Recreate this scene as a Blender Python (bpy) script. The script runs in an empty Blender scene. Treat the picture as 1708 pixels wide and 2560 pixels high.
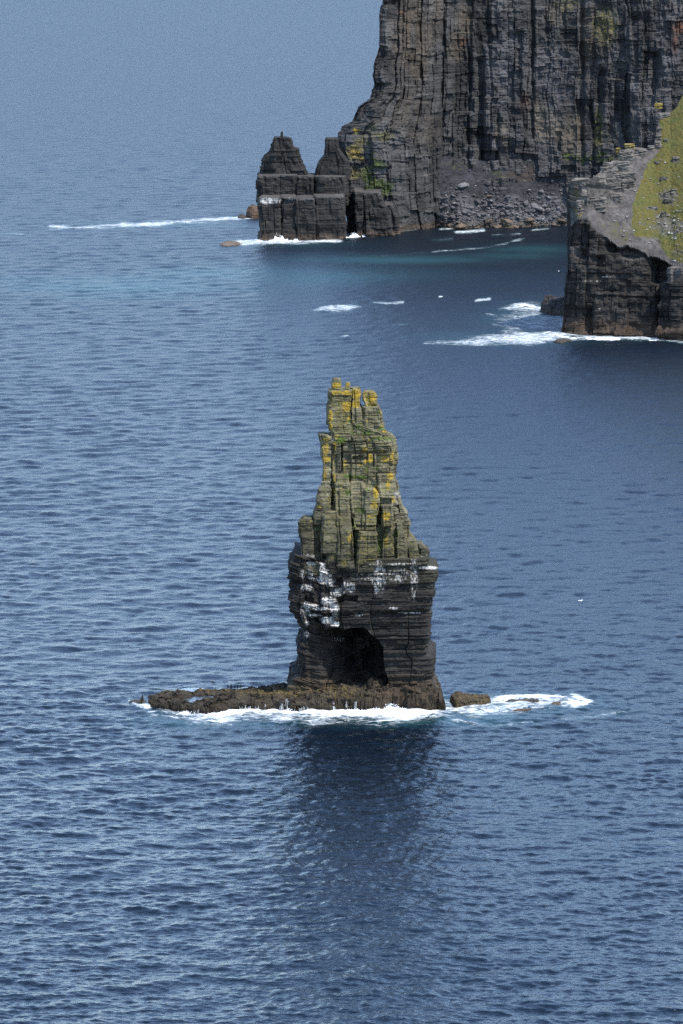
import bpy, math, random
import numpy as np
from mathutils import Vector

random.seed(7)
RNG = np.random.default_rng(7)
SC = bpy.context.scene
COL = SC.collection

# ------------------------------------------------------------------ camera, sky, sun, exposure
CAM_H, FPX, PITCH = 180.0, 12530.0, math.radians(8.018)
cam_d = bpy.data.cameras.new('camera')
cam = bpy.data.objects.new('camera', cam_d)
COL.objects.link(cam)
cam.location = (0, 0, CAM_H)
cam.rotation_euler = (math.pi / 2 - PITCH, 0, 0)
cam_d.sensor_fit = 'VERTICAL'
cam_d.sensor_height = 24.0
cam_d.sensor_width = 16.0
cam_d.lens = 24.0 * FPX / 2560.0
cam_d.clip_start = 1.0
cam_d.clip_end = 200000.0
SC.camera = cam

SUN_AZ, SUN_EL = math.radians(56), math.radians(60)     # azimuth: to the right of straight behind the camera
sun_dir = Vector((math.sin(SUN_AZ) * math.cos(SUN_EL), -math.cos(SUN_AZ) * math.cos(SUN_EL), math.sin(SUN_EL)))
world = bpy.data.worlds.new('World')
SC.world = world
world.use_nodes = True
wn = world.node_tree
sky = wn.nodes.new('ShaderNodeTexSky')
sky.sky_type = 'NISHITA'
sky.sun_disc = False
sky.sun_elevation = SUN_EL
sky.sun_rotation = math.atan2(sun_dir.x, sun_dir.y)
sky.altitude = 100
sky.air_density = 0.75
sky.dust_density = 0.2
sky.ozone_density = 1.0
bg = wn.nodes['Background']
wn.links.new(sky.outputs[0], bg.inputs[0])
bg.inputs[1].default_value = 0.15
sun_d = bpy.data.lights.new('sun', 'SUN')
sun_d.energy = 2.6
sun_d.angle = math.radians(2.2)
sun_d.color = (1.0, 0.95, 0.88)
sun = bpy.data.objects.new('sun', sun_d)
COL.objects.link(sun)
sun.rotation_euler = sun_dir.to_track_quat('Z', 'Y').to_euler()
sun.location = (300, -100, 600)
SC.view_settings.view_transform = 'Standard'
SC.view_settings.look = 'None'
SC.view_settings.gamma = 1.0
SC.view_settings.use_curve_mapping = False
SC.view_settings.exposure = 1.55
SC.cycles.use_denoising = False

# ------------------------------------------------------------------ photo geometry helpers (pixels of the 1708 x 2560 photograph)
CP, SP = math.cos(PITCH), math.sin(PITCH)

def at(px, py, Y):
    u, v = (px - 854) / FPX, (1280 - py) / FPX
    dy, dz = CP + v * SP, -SP + v * CP
    t = Y / dy
    return (u * t, Y, CAM_H + dz * t)

def onz(px, py, z=0.0):
    u, v = (px - 854) / FPX, (1280 - py) / FPX
    dy, dz = CP + v * SP, -SP + v * CP
    t = (z - CAM_H) / dz
    return (u * t, dy * t, z)

def proj(P):
    x, y, z = P[:, 0], P[:, 1], P[:, 2] - CAM_H
    f = y * CP - z * SP
    w = y * SP + z * CP
    return 854 + FPX * x / f, 1280 - FPX * w / f

def C1(x, y): return (680 + .29337 * x, 920 + .29337 * y)
def C2(x, y): return (680 + .29337 * x, 1360 + .29337 * y)
def C3(x, y): return (300 + .38265 * x, 1660 + .38265 * y)
def C4(x, y): return (880 + .39541 * x, 1660 + .39541 * y)
def C5(x, y): return (540 + .33163 * x, 300 + .33163 * y)
def C6(x, y): return (880 + .52806 * x, .52806 * y)
def C7(x, y): return (980 + .33163 * x, 360 + .33163 * y)
def C8(x, y): return (1380 + .27243 * x, 240 + .27243 * y)
def CA(x, y): return (780 + .14031 * x, 940 + .14031 * y)
def CB(x, y): return (730 + .1722 * x, 1180 + .1722 * y)

# ------------------------------------------------------------------ noise (numpy)
def hsh(seed, *idx):
    x = np.uint32((seed * 2654435761) & 0xffffffff)
    x = np.asarray(x)
    with np.errstate(over='ignore'):
        for k, i in enumerate(idx):
            i = np.asarray(i).astype(np.int64).astype(np.uint32)
            x = (x ^ (i * np.uint32(0x9E3779B1 + 2 * k * 0x1234567 & 0xffffffff))) * np.uint32(0x85EBCA6B)
            x = x ^ (x >> np.uint32(15))
            x = x * np.uint32(0xC2B2AE35)
            x = x ^ (x >> np.uint32(13))
    return x.astype(np.float64) / 4294967296.0

def vn(x, y, z, seed=0):
    ix, iy, iz = np.floor(x), np.floor(y), np.floor(z)
    fx, fy, fz = x - ix, y - iy, z - iz
    fx, fy, fz = [f * f * (3 - 2 * f) for f in (fx, fy, fz)]
    r = 0
    for a in (0, 1):
        for b in (0, 1):
            for c in (0, 1):
                r = r + hsh(seed, ix + a, iy + b, iz + c) * (fx if a else 1 - fx) * (fy if b else 1 - fy) * (fz if c else 1 - fz)
    return r

def fbm(P, freq, seed=0, octv=4, gain=.5, sx=1, sy=1, sz=1):
    r, a, t = 0, 1.0, 0.0
    for o in range(octv):
        f = freq * 2 ** o
        r = r + a * vn(P[:, 0] * f * sx, P[:, 1] * f * sy, P[:, 2] * f * sz, seed + 17 * o)
        t += a
        a *= gain
    return r / t - .5

def sst(a, b, x):
    t = np.clip((x - a) / (b - a), 0, 1)
    return t * t * (3 - 2 * t)

def bounds(lo, hi, tmin, tmax, seed):
    g = np.random.default_rng(seed)
    b = [lo]
    while b[-1] < hi:
        b.append(b[-1] + tmin + (tmax - tmin) * g.random() ** 1.6)
    return np.array(b)

def strata(s, z, B, seed, ln=5.0):
    """stepped offset of the bed at height z, broken along s; and closeness to the bed joint"""
    li = np.searchsorted(B, z)
    si = np.floor(s / ln + 9 * hsh(seed, li))
    o = .6 * hsh(seed + 1, li) + .4 * hsh(seed + 2, li, si)
    lo = B[np.clip(li - 1, 0, len(B) - 1)]
    hi = B[np.clip(li, 0, len(B) - 1)]
    d = np.minimum(z - lo, hi - z)
    return o, d

def columns(s, z, w, h, seed):
    B = bounds(-400, 700, w * .5, w * 1.8, seed)
    ci = np.searchsorted(B, s)
    zi = np.floor(z / h + 7 * hsh(seed + 3, ci))
    return hsh(seed + 5, ci, zi), np.minimum(s - B[np.clip(ci - 1, 0, len(B) - 1)], B[np.clip(ci, 0, len(B) - 1)] - s)

def inpoly(px, py, poly):
    r = np.zeros(px.shape, bool)
    n = len(poly)
    for i in range(n):
        x0, y0 = poly[i]
        x1, y1 = poly[(i + 1) % n]
        if y0 == y1:
            continue
        c = ((y0 > py) != (y1 > py)) & (px < (x1 - x0) * (py - y0) / (y1 - y0) + x0)
        r ^= c
    return r

def polydist(px, py, poly, closed=True):
    d = np.full(px.shape, 1e9)
    n = len(poly)
    for i in range(n if closed else n - 1):
        x0, y0 = poly[i]
        x1, y1 = poly[(i + 1) % n]
        dx, dy = x1 - x0, y1 - y0
        t = np.clip(((px - x0) * dx + (py - y0) * dy) / (dx * dx + dy * dy + 1e-12), 0, 1)
        d = np.minimum(d, np.hypot(px - x0 - t * dx, py - y0 - t * dy))
    return d

def sdpoly(px, py, poly):
    d = polydist(px, py, poly)
    return np.where(inpoly(px, py, poly), d, -d)

# ------------------------------------------------------------------ mesh helpers
def tag(o, label=None, cat=None, group=None, kind=None):
    if label: o['label'] = label
    if cat: o['category'] = cat
    if group: o['group'] = group
    if kind: o['kind'] = kind
    return o

def empty(name, loc, label, cat, group=None):
    o = bpy.data.objects.new(name, None)
    COL.objects.link(o)
    o.location = loc
    o.empty_display_size = 2
    return tag(o, label, cat, group)

def mesh(name, V, quads=None, ngons=(), mat=None, parent=None, smooth=False, tint=None, mixc=None, attrs=None):
    base = Vector(parent.location) if parent is not None else Vector((0, 0, 0))
    p = parent.parent if parent is not None else None
    while p is not None:
        base += Vector(p.location)
        p = p.parent
    V = np.asarray(V, np.float64)
    me = bpy.data.meshes.new(name)
    me.vertices.add(len(V))
    me.vertices.foreach_set('co', (V - np.array(base)).astype(np.float32).ravel())
    loops, starts = [], []
    n = 0
    if quads is not None and len(quads):
        q = np.asarray(quads, np.int32)
        k = q.shape[1]
        loops.append(q.ravel())
        starts.append(np.arange(len(q)) * k)
        n = q.size
    for g in ngons:
        loops.append(np.asarray(g, np.int32))
        starts.append(np.array([n]))
        n += len(g)
    loops = np.concatenate(loops)
    starts = np.concatenate(starts)
    me.loops.add(len(loops))
    me.loops.foreach_set('vertex_index', loops.astype(np.int32))
    me.polygons.add(len(starts))
    me.polygons.foreach_set('loop_start', starts.astype(np.int32))
    me.update(calc_edges=True)
    me.polygons.foreach_set('use_smooth', np.full(len(starts), bool(smooth)))
    for nm, A in (('tint', tint), ('mixc', mixc)):
        if A is not None:
            c = np.ones((len(V), 4), np.float32)
            c[:, :3] = A
            at_ = me.color_attributes.new(nm, 'FLOAT_COLOR', 'POINT')
            at_.data.foreach_set('color', c.ravel())
    for nm, A in (attrs or {}).items():
        a = me.attributes.new(nm, 'FLOAT', 'POINT')
        a.data.foreach_set('value', np.asarray(A, np.float32))
    if mat: me.materials.append(mat)
    o = bpy.data.objects.new(name, me)
    COL.objects.link(o)
    if parent is not None: o.parent = parent
    return o

def gridq(nr, nc, wrap=False):
    r = np.arange(nr - 1)[:, None]
    c = np.arange(nc if wrap else nc - 1)[None, :]
    c2 = (c + 1) % nc
    return np.stack([r * nc + c, r * nc + c2, (r + 1) * nc + c2, (r + 1) * nc + c], -1).reshape(-1, 4)

# ------------------------------------------------------------------ materials
class NT:
    def __init__(s, name):
        s.m = bpy.data.materials.new(name)
        s.m.use_nodes = True
        s.t = s.m.node_tree
        s.b = s.t.nodes['Principled BSDF']
        s.out = s.t.nodes['Material Output']
        s.pos = s.n('ShaderNodeNewGeometry').outputs['Position']
    def n(s, ty, **kw):
        o = s.t.nodes.new(ty)
        for k, v in kw.items(): setattr(o, k, v)
        return o
    def l(s, a, b): s.t.links.new(a, b)
    def set(s, sock, v):
        if hasattr(v, 'is_linked') or isinstance(v, bpy.types.NodeSocket): s.l(v, sock)
        else: sock.default_value = v
    def math(s, op, a, b=None, c=None, clamp=False):
        o = s.n('ShaderNodeMath', operation=op, use_clamp=clamp)
        for i, v in enumerate((a, b, c)):
            if v is not None: s.set(o.inputs[i], v)
        return o.outputs[0]
    def map(s, sc, rot=(0, 0, 0)):
        o = s.n('ShaderNodeMapping')
        s.l(s.pos, o.inputs[0])
        o.inputs['Scale'].default_value = sc
        o.inputs['Rotation'].default_value = rot
        return o.outputs[0]
    def noise(s, sc, detail=4, rough=.55, vec=None, dist=0.0):
        o = s.n('ShaderNodeTexNoise')
        s.l(vec if vec is not None else s.pos, o.inputs['Vector'])
        o.inputs['Scale'].default_value = sc
        o.inputs['Detail'].default_value = detail
        o.inputs['Roughness'].default_value = rough
        o.inputs['Distortion'].default_value = dist
        return o.outputs[0]
    def ramp(s, v, a, b, lo=0.0, hi=1.0):
        o = s.n('ShaderNodeMapRange', interpolation_type='SMOOTHSTEP')
        s.set(o.inputs[0], v)
        for i, q in enumerate((a, b, lo, hi)): o.inputs[i + 1].default_value = q
        return o.outputs[0]
    def mix(s, f, a, b, mode='MIX'):
        o = s.n('ShaderNodeMix', data_type='RGBA', blend_type=mode)
        s.set(o.inputs[0], f)
        s.set(o.inputs[6], a if not isinstance(a, tuple) else (*a, 1))
        s.set(o.inputs[7], b if not isinstance(b, tuple) else (*b, 1))
        return o.outputs[2]
    def attr(s, nm): return s.n('ShaderNodeAttribute', attribute_name=nm)
    def bump(s, h, dist, strength=1.0, normal=None):
        o = s.n('ShaderNodeBump')
        s.l(h, o.inputs['Height'])
        o.inputs['Distance'].default_value = dist
        o.inputs['Strength'].default_value = strength
        if normal is not None: s.l(normal, o.inputs['Normal'])
        return o.outputs[0]

def rock_material(name, vary=.55, lich1=(.38, .262, .016), lich2=(.165, .150, .036), green=(.06, .10, .018), gscale=1.0, bumpd=.12, bed=(.12, .12, 2.2), glo=(.45, .5, .4), ghi=(1.5, 1.35, 1.2)):
    t = NT(name)
    tint = t.attr('tint').outputs['Color']
    mc = t.n('ShaderNodeSeparateColor')
    t.l(t.attr('mixc').outputs['Color'], mc.inputs[0])
    n1 = t.noise(.35 * gscale, 5, .6)
    n2 = t.noise(2.2 * gscale, 4, .65)
    bedn = t.noise(1.0 * gscale, 4, .6, t.map(bed))
    v = t.math('ADD', t.math('MULTIPLY', n1, .5), t.math('ADD', t.math('MULTIPLY', n2, .3), t.math('MULTIPLY', bedn, .5)))
    v = t.ramp(v, .42, .88, 1 - vary, 1 + vary)
    vc = t.n('ShaderNodeCombineXYZ')
    for i in range(3): t.l(v, vc.inputs[i])
    col = t.mix(1.0, tint, vc.outputs[0], 'MULTIPLY')
    # pale crusts and dark stains of the stone
    sp = t.ramp(t.noise(1.1 * gscale, 6, .7), .56, .72)
    col = t.mix(t.math('MULTIPLY', sp, .35), col, t.mix(1.0, tint, (1.7, 1.7, 1.65), 'MULTIPLY'))
    st = t.ramp(t.noise(.8 * gscale, 4, .6, t.map((1.6, 1.6, .16))), .56, .7)
    col = t.mix(t.math('MULTIPLY', st, .55), col, t.mix(1.0, tint, (.45, .45, .47), 'MULTIPLY'))
    def mask(a, nz, k=1.0, w=.1):
        q = t.math('ADD', a, t.math('MULTIPLY', t.math('SUBTRACT', nz, .5), k))
        return t.ramp(q, .5 - w, .5 + w)
    ln = t.noise(2.3 * gscale, 8, .76)
    lp = mask(mc.outputs[0], ln, 4.2, .38)
    lcol = t.mix(t.ramp(mc.outputs[0], .42, .62), lich2, lich1)
    lcol = t.mix(t.ramp(n2, .35, .7), t.mix(1.0, lcol, (.6, .55, .5), 'MULTIPLY'), lcol)
    col = t.mix(t.math('MULTIPLY', t.math('MULTIPLY', lp, .92), t.ramp(mc.outputs[0], .04, .16)), col, lcol)
    gp = mask(mc.outputs[2], t.noise(1.3 * gscale, 5, .68), 3.2, .2)
    gcol = t.mix(t.ramp(t.noise(2.7 * gscale, 4, .7), .3, .7), t.mix(1.0, green, glo, 'MULTIPLY'), t.mix(1.0, green, ghi, 'MULTIPLY'))
    gcol = t.mix(t.math('MULTIPLY', t.ramp(n1, .42, .62), .5), gcol, t.mix(1.0, gcol, (1.15, .95, .9), 'MULTIPLY'))
    gcol = t.mix(t.math('MULTIPLY', t.ramp(t.noise(.12, 4, .6), .5, .64), .6), gcol, t.mix(1.0, gcol, (.62, .85, .8), 'MULTIPLY'))
    col = t.mix(t.math('MULTIPLY', gp, t.ramp(mc.outputs[2], .04, .3)), col, gcol)
    wgate = t.ramp(mc.outputs[1], .04, .3)
    wp = mask(mc.outputs[1], t.noise(1.8 * gscale, 6, .68, t.map((1.4, 1.4, .55))), 3.4, .36)
    col = t.mix(t.math('MULTIPLY', t.math('MULTIPLY', wp, wgate), .95), col, t.mix(t.ramp(n2, .35, .65), (.22, .21, .19), (.60, .58, .54)))
    t.l(col, t.b.inputs['Base Color'])
    t.b.inputs['Roughness'].default_value = .82
    t.b.inputs['Specular IOR Level'].default_value = .25
    hh = t.math('ADD', t.math('MULTIPLY', bedn, .8), t.math('ADD', t.math('MULTIPLY', t.noise(3.0 * gscale, 5, .7), .7), t.math('MULTIPLY', n1, .6)))
    t.l(t.bump(hh, bumpd * 3, .9), t.b.inputs['Normal'])
    return t.m

M = {}
M['stack_rock'] = rock_material('stack_rock', bumpd=.13)
M['cliff_rock'] = rock_material('cliff_rock', green=(.040, .056, .017), lich1=(.26, .19, .03), gscale=.5, bumpd=.22, bed=(.15, .15, 1.6))
M['slope'] = rock_material('slope_ground', gscale=.7, bumpd=.16, green=(.072, .069, .017), bed=(.5, .5, .9), vary=.45, glo=(.68, .72, .66), ghi=(1.28, 1.2, 1.1))

def simple(name, col, rough=.6, spec=.3):
    t = NT(name)
    n = t.noise(6, 3)
    t.l(t.mix(n, tuple(c * .75 for c in col), tuple(min(1, c * 1.2) for c in col)), t.b.inputs['Base Color'])
    t.b.inputs['Roughness'].default_value = rough
    t.b.inputs['Specular IOR Level'].default_value = spec
    return t.m
M['black_feather'] = simple('black_feather', (.012, .012, .013))
M['white_feather'] = simple('white_feather', (.78, .78, .78))
M['beak'] = simple('beak', (.45, .28, .05))

def foam_material():
    t = NT('white_water')
    n = t.noise(2.2, 5, .7)
    t.l(t.mix(n, (.62, .69, .72), (.84, .85, .86)), t.b.inputs['Base Color'])
    t.b.inputs['Roughness'].default_value = .7
    t.b.inputs['Subsurface Weight'].default_value = .0
    t.l(t.bump(t.noise(1.8, 5, .7), .5, .8), t.b.inputs['Normal'])
    return t.m
M['foam'] = foam_material()

def sea_material():
    t = NT('sea_water')
    foam = t.attr('foam').outputs['Fac']
    teal = t.attr('teal').outputs['Fac']
    calm = t.attr('calm').outputs['Fac']
    # ripples too small for the sheet
    a = t.noise(1.5, 3, .55, t.map((.7, 1.0, 1), (0, 0, math.radians(10))), .4)
    b = t.noise(.2, 4, .55, t.map((.6, 1.0, 1), (0, 0, math.radians(-9))), .4)
    c = t.noise(.075, 3, .55, t.map((.55, 1.0, 1), (0, 0, math.radians(6))), .3)
    nrm = t.bump(a, SEA_BUMP, 1.0, t.bump(b, .42, 1.0, t.bump(c, .3, 1.0)))
    col = t.mix(teal, (.0014, .0048, .010), (.018, .078, .088))
    t.l(col, t.b.inputs['Base Color'])
    t.l(t.math('MULTIPLY_ADD', calm, .26, .15), t.b.inputs['Roughness'])
    t.b.inputs['IOR'].default_value = 1.333
    t.l(nrm, t.b.inputs['Normal'])
    fb = t.n('ShaderNodeBsdfPrincipled')
    fn = t.noise(.62, 8, .78, t.map((.45, 1, 1)), 1.2)
    fb.inputs['Base Color'].default_value = (.76, .80, .82, 1)
    fb.inputs['Roughness'].default_value = .75
    t.l(t.bump(t.noise(1.3, 5, .7), .6, .7), fb.inputs['Normal'])
    q = t.math('ADD', foam, t.math('MULTIPLY', t.math('SUBTRACT', fn, .5), 3.6))
    fm = t.ramp(q, .34, 1.35)
    fm = t.math('MULTIPLY', fm, t.ramp(foam, .05, .4))
    ms = t.n('ShaderNodeMixShader')
    t.l(fm, ms.inputs[0])
    t.l(t.b.outputs[0], ms.inputs[1])
    t.l(fb.outputs[0], ms.inputs[2])
    t.l(ms.outputs[0], t.out.inputs[0])
    return t.m
SEA_BUMP, SEA_SLOPE = 0.20, 0.20
M['sea'] = sea_material()

def pool_material():
    t = NT('pool_water')
    t.b.inputs['Base Color'].default_value = (.03, .04, .045, 1)
    t.b.inputs['Roughness'].default_value = .06
    t.b.inputs['IOR'].default_value = 1.333
    t.l(t.bump(t.noise(2.0, 3), .05, 1), t.b.inputs['Normal'])
    return t.m
M['pool'] = pool_material()

# ------------------------------------------------------------------ generic layered rock body
def body(name, parent, mat, L, R, F, B, zb, res, rz, disp, color, skew=(0, 0), rc=.3, edge=.12, dip=None, back=4.0, tiers=None):
    """A rock body with a rounded-rectangle plan that changes with height (L, R: z -> x; F, B: z -> y), cut at
    the heights zb into beds; every bed is a mesh of its own."""
    L, R, F, B = [np.array(sorted(q)) for q in (L, R, F, B)]
    zm = np.linspace(zb[0], zb[-1], 9)
    hw = np.mean(np.interp(zm, R[:, 0], R[:, 1]) - np.interp(zm, L[:, 0], L[:, 1])) / 2
    hd = np.mean(np.interp(zm, B[:, 0], B[:, 1]) - np.interp(zm, F[:, 0], F[:, 1])) / 2
    r = rc * min(hw, hd)
    pts, nor = [], []
    def seg(p, q, nrm, sp):
        k = max(2, int(math.dist(p, q) / sp))
        for i in range(k):
            f = i / k
            pts.append((p[0] + (q[0] - p[0]) * f, p[1] + (q[1] - p[1]) * f))
            nor.append(nrm)
    def arc(c, a0, sp):
        k = max(3, int(r * math.pi / 2 / sp))
        for i in range(k):
            a = a0 + math.pi / 2 * i / k
            pts.append((c[0] + r * math.cos(a), c[1] + r * math.sin(a)))
            nor.append((math.cos(a), math.sin(a)))
    seg((-hw + r, -hd), (hw - r, -hd), (0, -1), res)
    arc((hw - r, -hd + r), -math.pi / 2, res)
    seg((hw, -hd + r), (hw, hd - r), (1, 0), res * 1.5)
    arc((hw - r, hd - r), 0, res * back)
    seg((hw - r, hd), (-hw + r, hd), (0, 1), res * back)
    arc((-hw + r, hd - r), math.pi / 2, res * back)
    seg((-hw, hd - r), (-hw, -hd + r), (-1, 0), res * 1.5)
    arc((-hw + r, -hd + r), math.pi, res)
    pts, nor = np.array(pts), np.array(nor)
    n = len(pts)
    ds = np.hypot(*(np.roll(pts, -1, 0) - pts).T)
    s = np.concatenate([[0], np.cumsum(ds)[:-1]])
    a, b = pts[:, 0] / hw, pts[:, 1] / hd
    made = []
    for k in range(len(zb) - 1):
        z0, z1 = zb[k] - (.12 if k else 0), zb[k + 1]
        m = max(4, int((z1 - z0) / rz) + 1)
        zr = np.linspace(z0, z1, m)
        ins = np.zeros(m)
        ins[0] = ins[-1] = edge
        Z = np.repeat(zr, n)
        xl, xr = np.interp(Z, L[:, 0], L[:, 1]), np.interp(Z, R[:, 0], R[:, 1])
        yf, yb = np.interp(Z, F[:, 0], F[:, 1]), np.interp(Z, B[:, 0], B[:, 1])
        A, Bb = np.tile(a, m), np.tile(b, m)
        X = (xl + xr) / 2 + A * (xr - xl) / 2
        Y = (yf + yb) / 2 + Bb * (yb - yf) / 2 + skew[0] * (X - skew[1])
        N = np.tile(nor, (m, 1))
        P = np.stack([X, Y, Z], 1)
        o = disp(P, N, np.tile(s, m), k) - np.repeat(ins, n)
        lim = .8 * np.minimum((xr - xl), (yb - yf)) / 2
        o = np.maximum(o, np.where(np.abs(N[:, 1]) > .7, -1e3, -lim))
        P = P + np.stack([N[:, 0] * o, N[:, 1] * o, np.zeros_like(o)], 1)
        P[:, 2] += (dip(P) if dip is not None else 0) + .06 * (hsh(91, np.tile(np.arange(n), m), np.repeat(np.arange(m), n)) - .5) * min(1, rz * 4)
        N3 = np.stack([N[:, 0], N[:, 1], np.zeros(len(N))], 1)
        tint, mixc = color(P, N3, k)
        # a cap ring of its own so the top face carries the colour of the top
        top = np.arange((m - 1) * n, m * n)
        made.append(mesh(name, P, gridq(m, n, True), [top, np.arange(n)[::-1]], mat, parent, False, tint, mixc))
    return made

def blob(px, py, pts, amt=1.0):
    """sum of traced oval patches (photo pixels) -> weight"""
    w = np.zeros(px.shape)
    for x, y, rx, ry, *s in pts:
        d = ((px - x) / rx) ** 2 + ((py - y) / ry) ** 2
        w = np.maximum(w, np.clip(1.25 - d * .75, 0, 1) * (s[0] if s else 1))
    return w * amt


# ================================================================== SEA
def build_sea():
    rows = np.concatenate([np.linspace(3100, 2600, 34)[:-1], np.linspace(2600, 1700, 740)[:-1], np.linspace(1700, 900, 480)[:-1], np.linspace(900, -120, 640), np.linspace(-120, -400, 50)[1:], [-440, -465, -476, -481]])
    cols = np.concatenate([np.linspace(-14000, -1400, 14), np.linspace(-1200, -80, 24), np.linspace(-60, 1768, 345), np.linspace(1790, 2900, 24), np.linspace(3100, 16000, 14)])
    nr, nc = len(rows), len(cols)
    PX, PY = np.meshgrid(cols, rows)
    PX, PY = PX.ravel(), PY.ravel()
    u, v = (PX - 854) / FPX, (1280 - PY) / FPX
    v0 = (1280 - PY) / FPX
    dy, dz = CP + v0 * SP, -SP + v0 * CP
    t = -CAM_H / dz
    X, Y = u * t, dy * t
    # swell and wind sea as a sum of directional waves, faded where the sheet is too coarse to carry them
    H = np.zeros_like(X)
    g = np.random.default_rng(3)
    sp = np.abs(np.gradient(Y.reshape(nr, nc), axis=0)).ravel()
    spx = np.abs(np.gradient(X.reshape(nr, nc), axis=1)).ravel()
    Xf, Yf, spf, spxf = [q.astype(np.float32) for q in (X, Y, sp, spx)]
    gust = (.75 + .5 * vn(X * .035, Y * .022, 0 * X, 92)).astype(np.float32)
    NW, NS, kept, tot = 120, 44, 0.0, 0.0
    for i in range(NW + NS):
        lam = .95 * (17 / .95) ** (g.random() ** 1.5)
        th = math.radians(98 + g.normal() * 42)
        if i >= NW:                                     # longer, short-crested waves, the ones that still show far out
            lam = 6 * (15 / 6) ** g.random()
            th = math.radians(95 + g.normal() * 38)
        k = 2 * math.pi / lam
        slope = .046 * math.sqrt(2 / NS) if i >= NW else SEA_SLOPE * (1.0 if lam < 2.6 else (2.6 / lam) ** .6) * math.sqrt(2 / NW)
        amp = slope / k
        kx, ky = k * math.cos(th), k * math.sin(th)
        fade = np.clip(1.8 - (abs(ky) * spf + abs(kx) * spxf) / 2.1, 0, 1)
        m = fade > 0
        ph = (kx * Xf[m] + ky * Yf[m] + 6.28 * g.random() + .8 * np.sin(Xf[m] * .02 + Yf[m] * .013 + i)).astype(np.float32)
        H[m] += amp * fade[m] * (np.sin(ph) + .28 * np.sin(2 * ph) + .1 * np.cos(2 * ph)) * (gust[m] if lam < 9 else 1)
        kept = kept + fade ** 2 * slope ** 2
        tot += slope ** 2
    lost = np.clip(1 - kept / tot, 0, 1)
    Pw = np.stack([X, Y, 0 * X], 1)
    # ---- white water
    foam = np.zeros_like(X)
    nz = fbm(Pw, .11, 5, 4, .6)
    nz2 = fbm(Pw, .03, 8, 3)
    def area(poly, soft, amt=1.0, wob=8):
        nonlocal foam
        lo = np.array(poly).min(0) - soft * 3; hi = np.array(poly).max(0) + soft * 3
        m = (PX > lo[0]) & (PX < hi[0]) & (PY > lo[1]) & (PY < hi[1])
        d = sdpoly(PX[m], PY[m], poly) + nz[m] * wob
        foam[m] = np.maximum(foam[m], amt * sst(-soft, soft, d))
    def streak(line, half, amt=.8, wob=4):
        nonlocal foam
        lo = np.array(line).min(0) - half * 4 - 10; hi = np.array(line).max(0) + half * 4 + 10
        m = (PX > lo[0]) & (PX < hi[0]) & (PY > lo[1]) & (PY < hi[1])
        d = half - polydist(PX[m], PY[m], line, False) + nz[m] * wob
        foam[m] = np.maximum(foam[m], amt * sst(-half * .6, half, d))
    MAIN = [(395, 1776), (430, 1790), (468, 1803), (500, 1813), (540, 1816), (600, 1808), (650, 1802), (720, 1808), (800, 1806), (880, 1802), (930, 1812), (985, 1814),
            (1040, 1804), (1120, 1796), (1180, 1786), (1210, 1772), (1130, 1755), (1110, 1740), (1000, 1755), (900, 1750), (600, 1750), (450, 1765)]
    area(MAIN, 16, .70, 34)
    area([(470, 1780), (540, 1794), (640, 1786), (760, 1790), (900, 1792), (1000, 1800), (1090, 1788), (1110, 1760), (900, 1750), (600, 1750)], 9, 1.35, 24)
    area([(700, 1776), (800, 1782), (900, 1786), (1000, 1790), (1050, 1780), (1100, 1750), (700, 1750)], 8, 1.4, 16)
    area([(1120, 1750), (1240, 1742), (1350, 1736), (1430, 1738), (1478, 1757), (1450, 1768), (1350, 1774), (1270, 1788), (1180, 1796), (1120, 1785)], 14, .72, 12)
    streak([(1430, 1740), (1476, 1757), (1440, 1765), (1400, 1760)], 8, 1.0)
    streak([(1240, 1750), (1300, 1744), (1400, 1742)], 7, 1.05)
    streak([(1130, 1800), (1230, 1815), (1330, 1805)], 5, .5)
    streak([(1400, 1800), (1500, 1790), (1560, 1780)], 5, .45)
    streak([(325, 1752), (345, 1765), (375, 1768)], 6, .9)
    streak([(372, 1782), (450, 1800)], 7, .6)
    # far shore
    KF = .80
    def area_(p, so, am=1.0, wo=8): area(p, so * 1.3, am * KF, wo * 1.6)
    def streak_(p, h, am=.8, wo=4): streak(p, h, am * KF, wo * 1.8)
    streak_([(126, 568), (190, 570), (300, 563), (420, 556), (540, 549), (650, 540)], 5.0, .95, 7)
    streak_([(300, 562), (390, 559), (430, 556)], 7, 1.0, 4)
    streak_([(0, 585), (60, 584)], 3, .5)
    area_([(545, 614), (600, 615), (680, 612), (760, 610), (850, 606), (860, 596), (760, 592), (640, 590), (590, 600)], 5, .9, 5)
    streak_([(640, 602), (700, 604), (760, 600), (840, 602)], 7, 1.1, 3)
    streak_([(860, 590), (900, 586), (940, 584)], 4, .9)
    streak_([(1000, 578), (1040, 574)], 3, .8); streak_([(1100, 572), (1150, 571)], 3, .8)
    streak_([(1140, 580), (1210, 576)], 4, 1.0); streak_([(1330, 575), (1372, 571)], 4, .9)
    streak_([(1232, 588), (1262, 586)], 2.5, .9); streak_([(1275, 586), (1300, 584)], 2.5, .8)
    streak_([(1080, 630), (1150, 624), (1220, 618), (1260, 610), (1310, 596)], 2.6, .62, 3)
    streak_([(1080, 600), (1130, 598)], 4, .35); streak_([(930, 640), (1060, 632)], 4, .25)
    # open water breakers
    area_([(785, 776), (808, 766), (850, 760), (895, 762), (905, 768), (880, 775), (830, 780)], 4, .85, 6)
    streak_([(935, 755), (975, 758), (1008, 756)], 2.6, .8)
    streak_([(1190, 752), (1225, 747)], 4, .95); streak_([(1098, 742), (1106, 741)], 3, .9)
    streak_([(855, 840), (872, 838)], 2.6, .95); streak_([(980, 812), (1020, 810)], 2.5, .4)
    area_([(1245, 772), (1300, 757), (1320, 755), (1365, 768), (1360, 778), (1290, 778)], 4, .85, 5)
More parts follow.
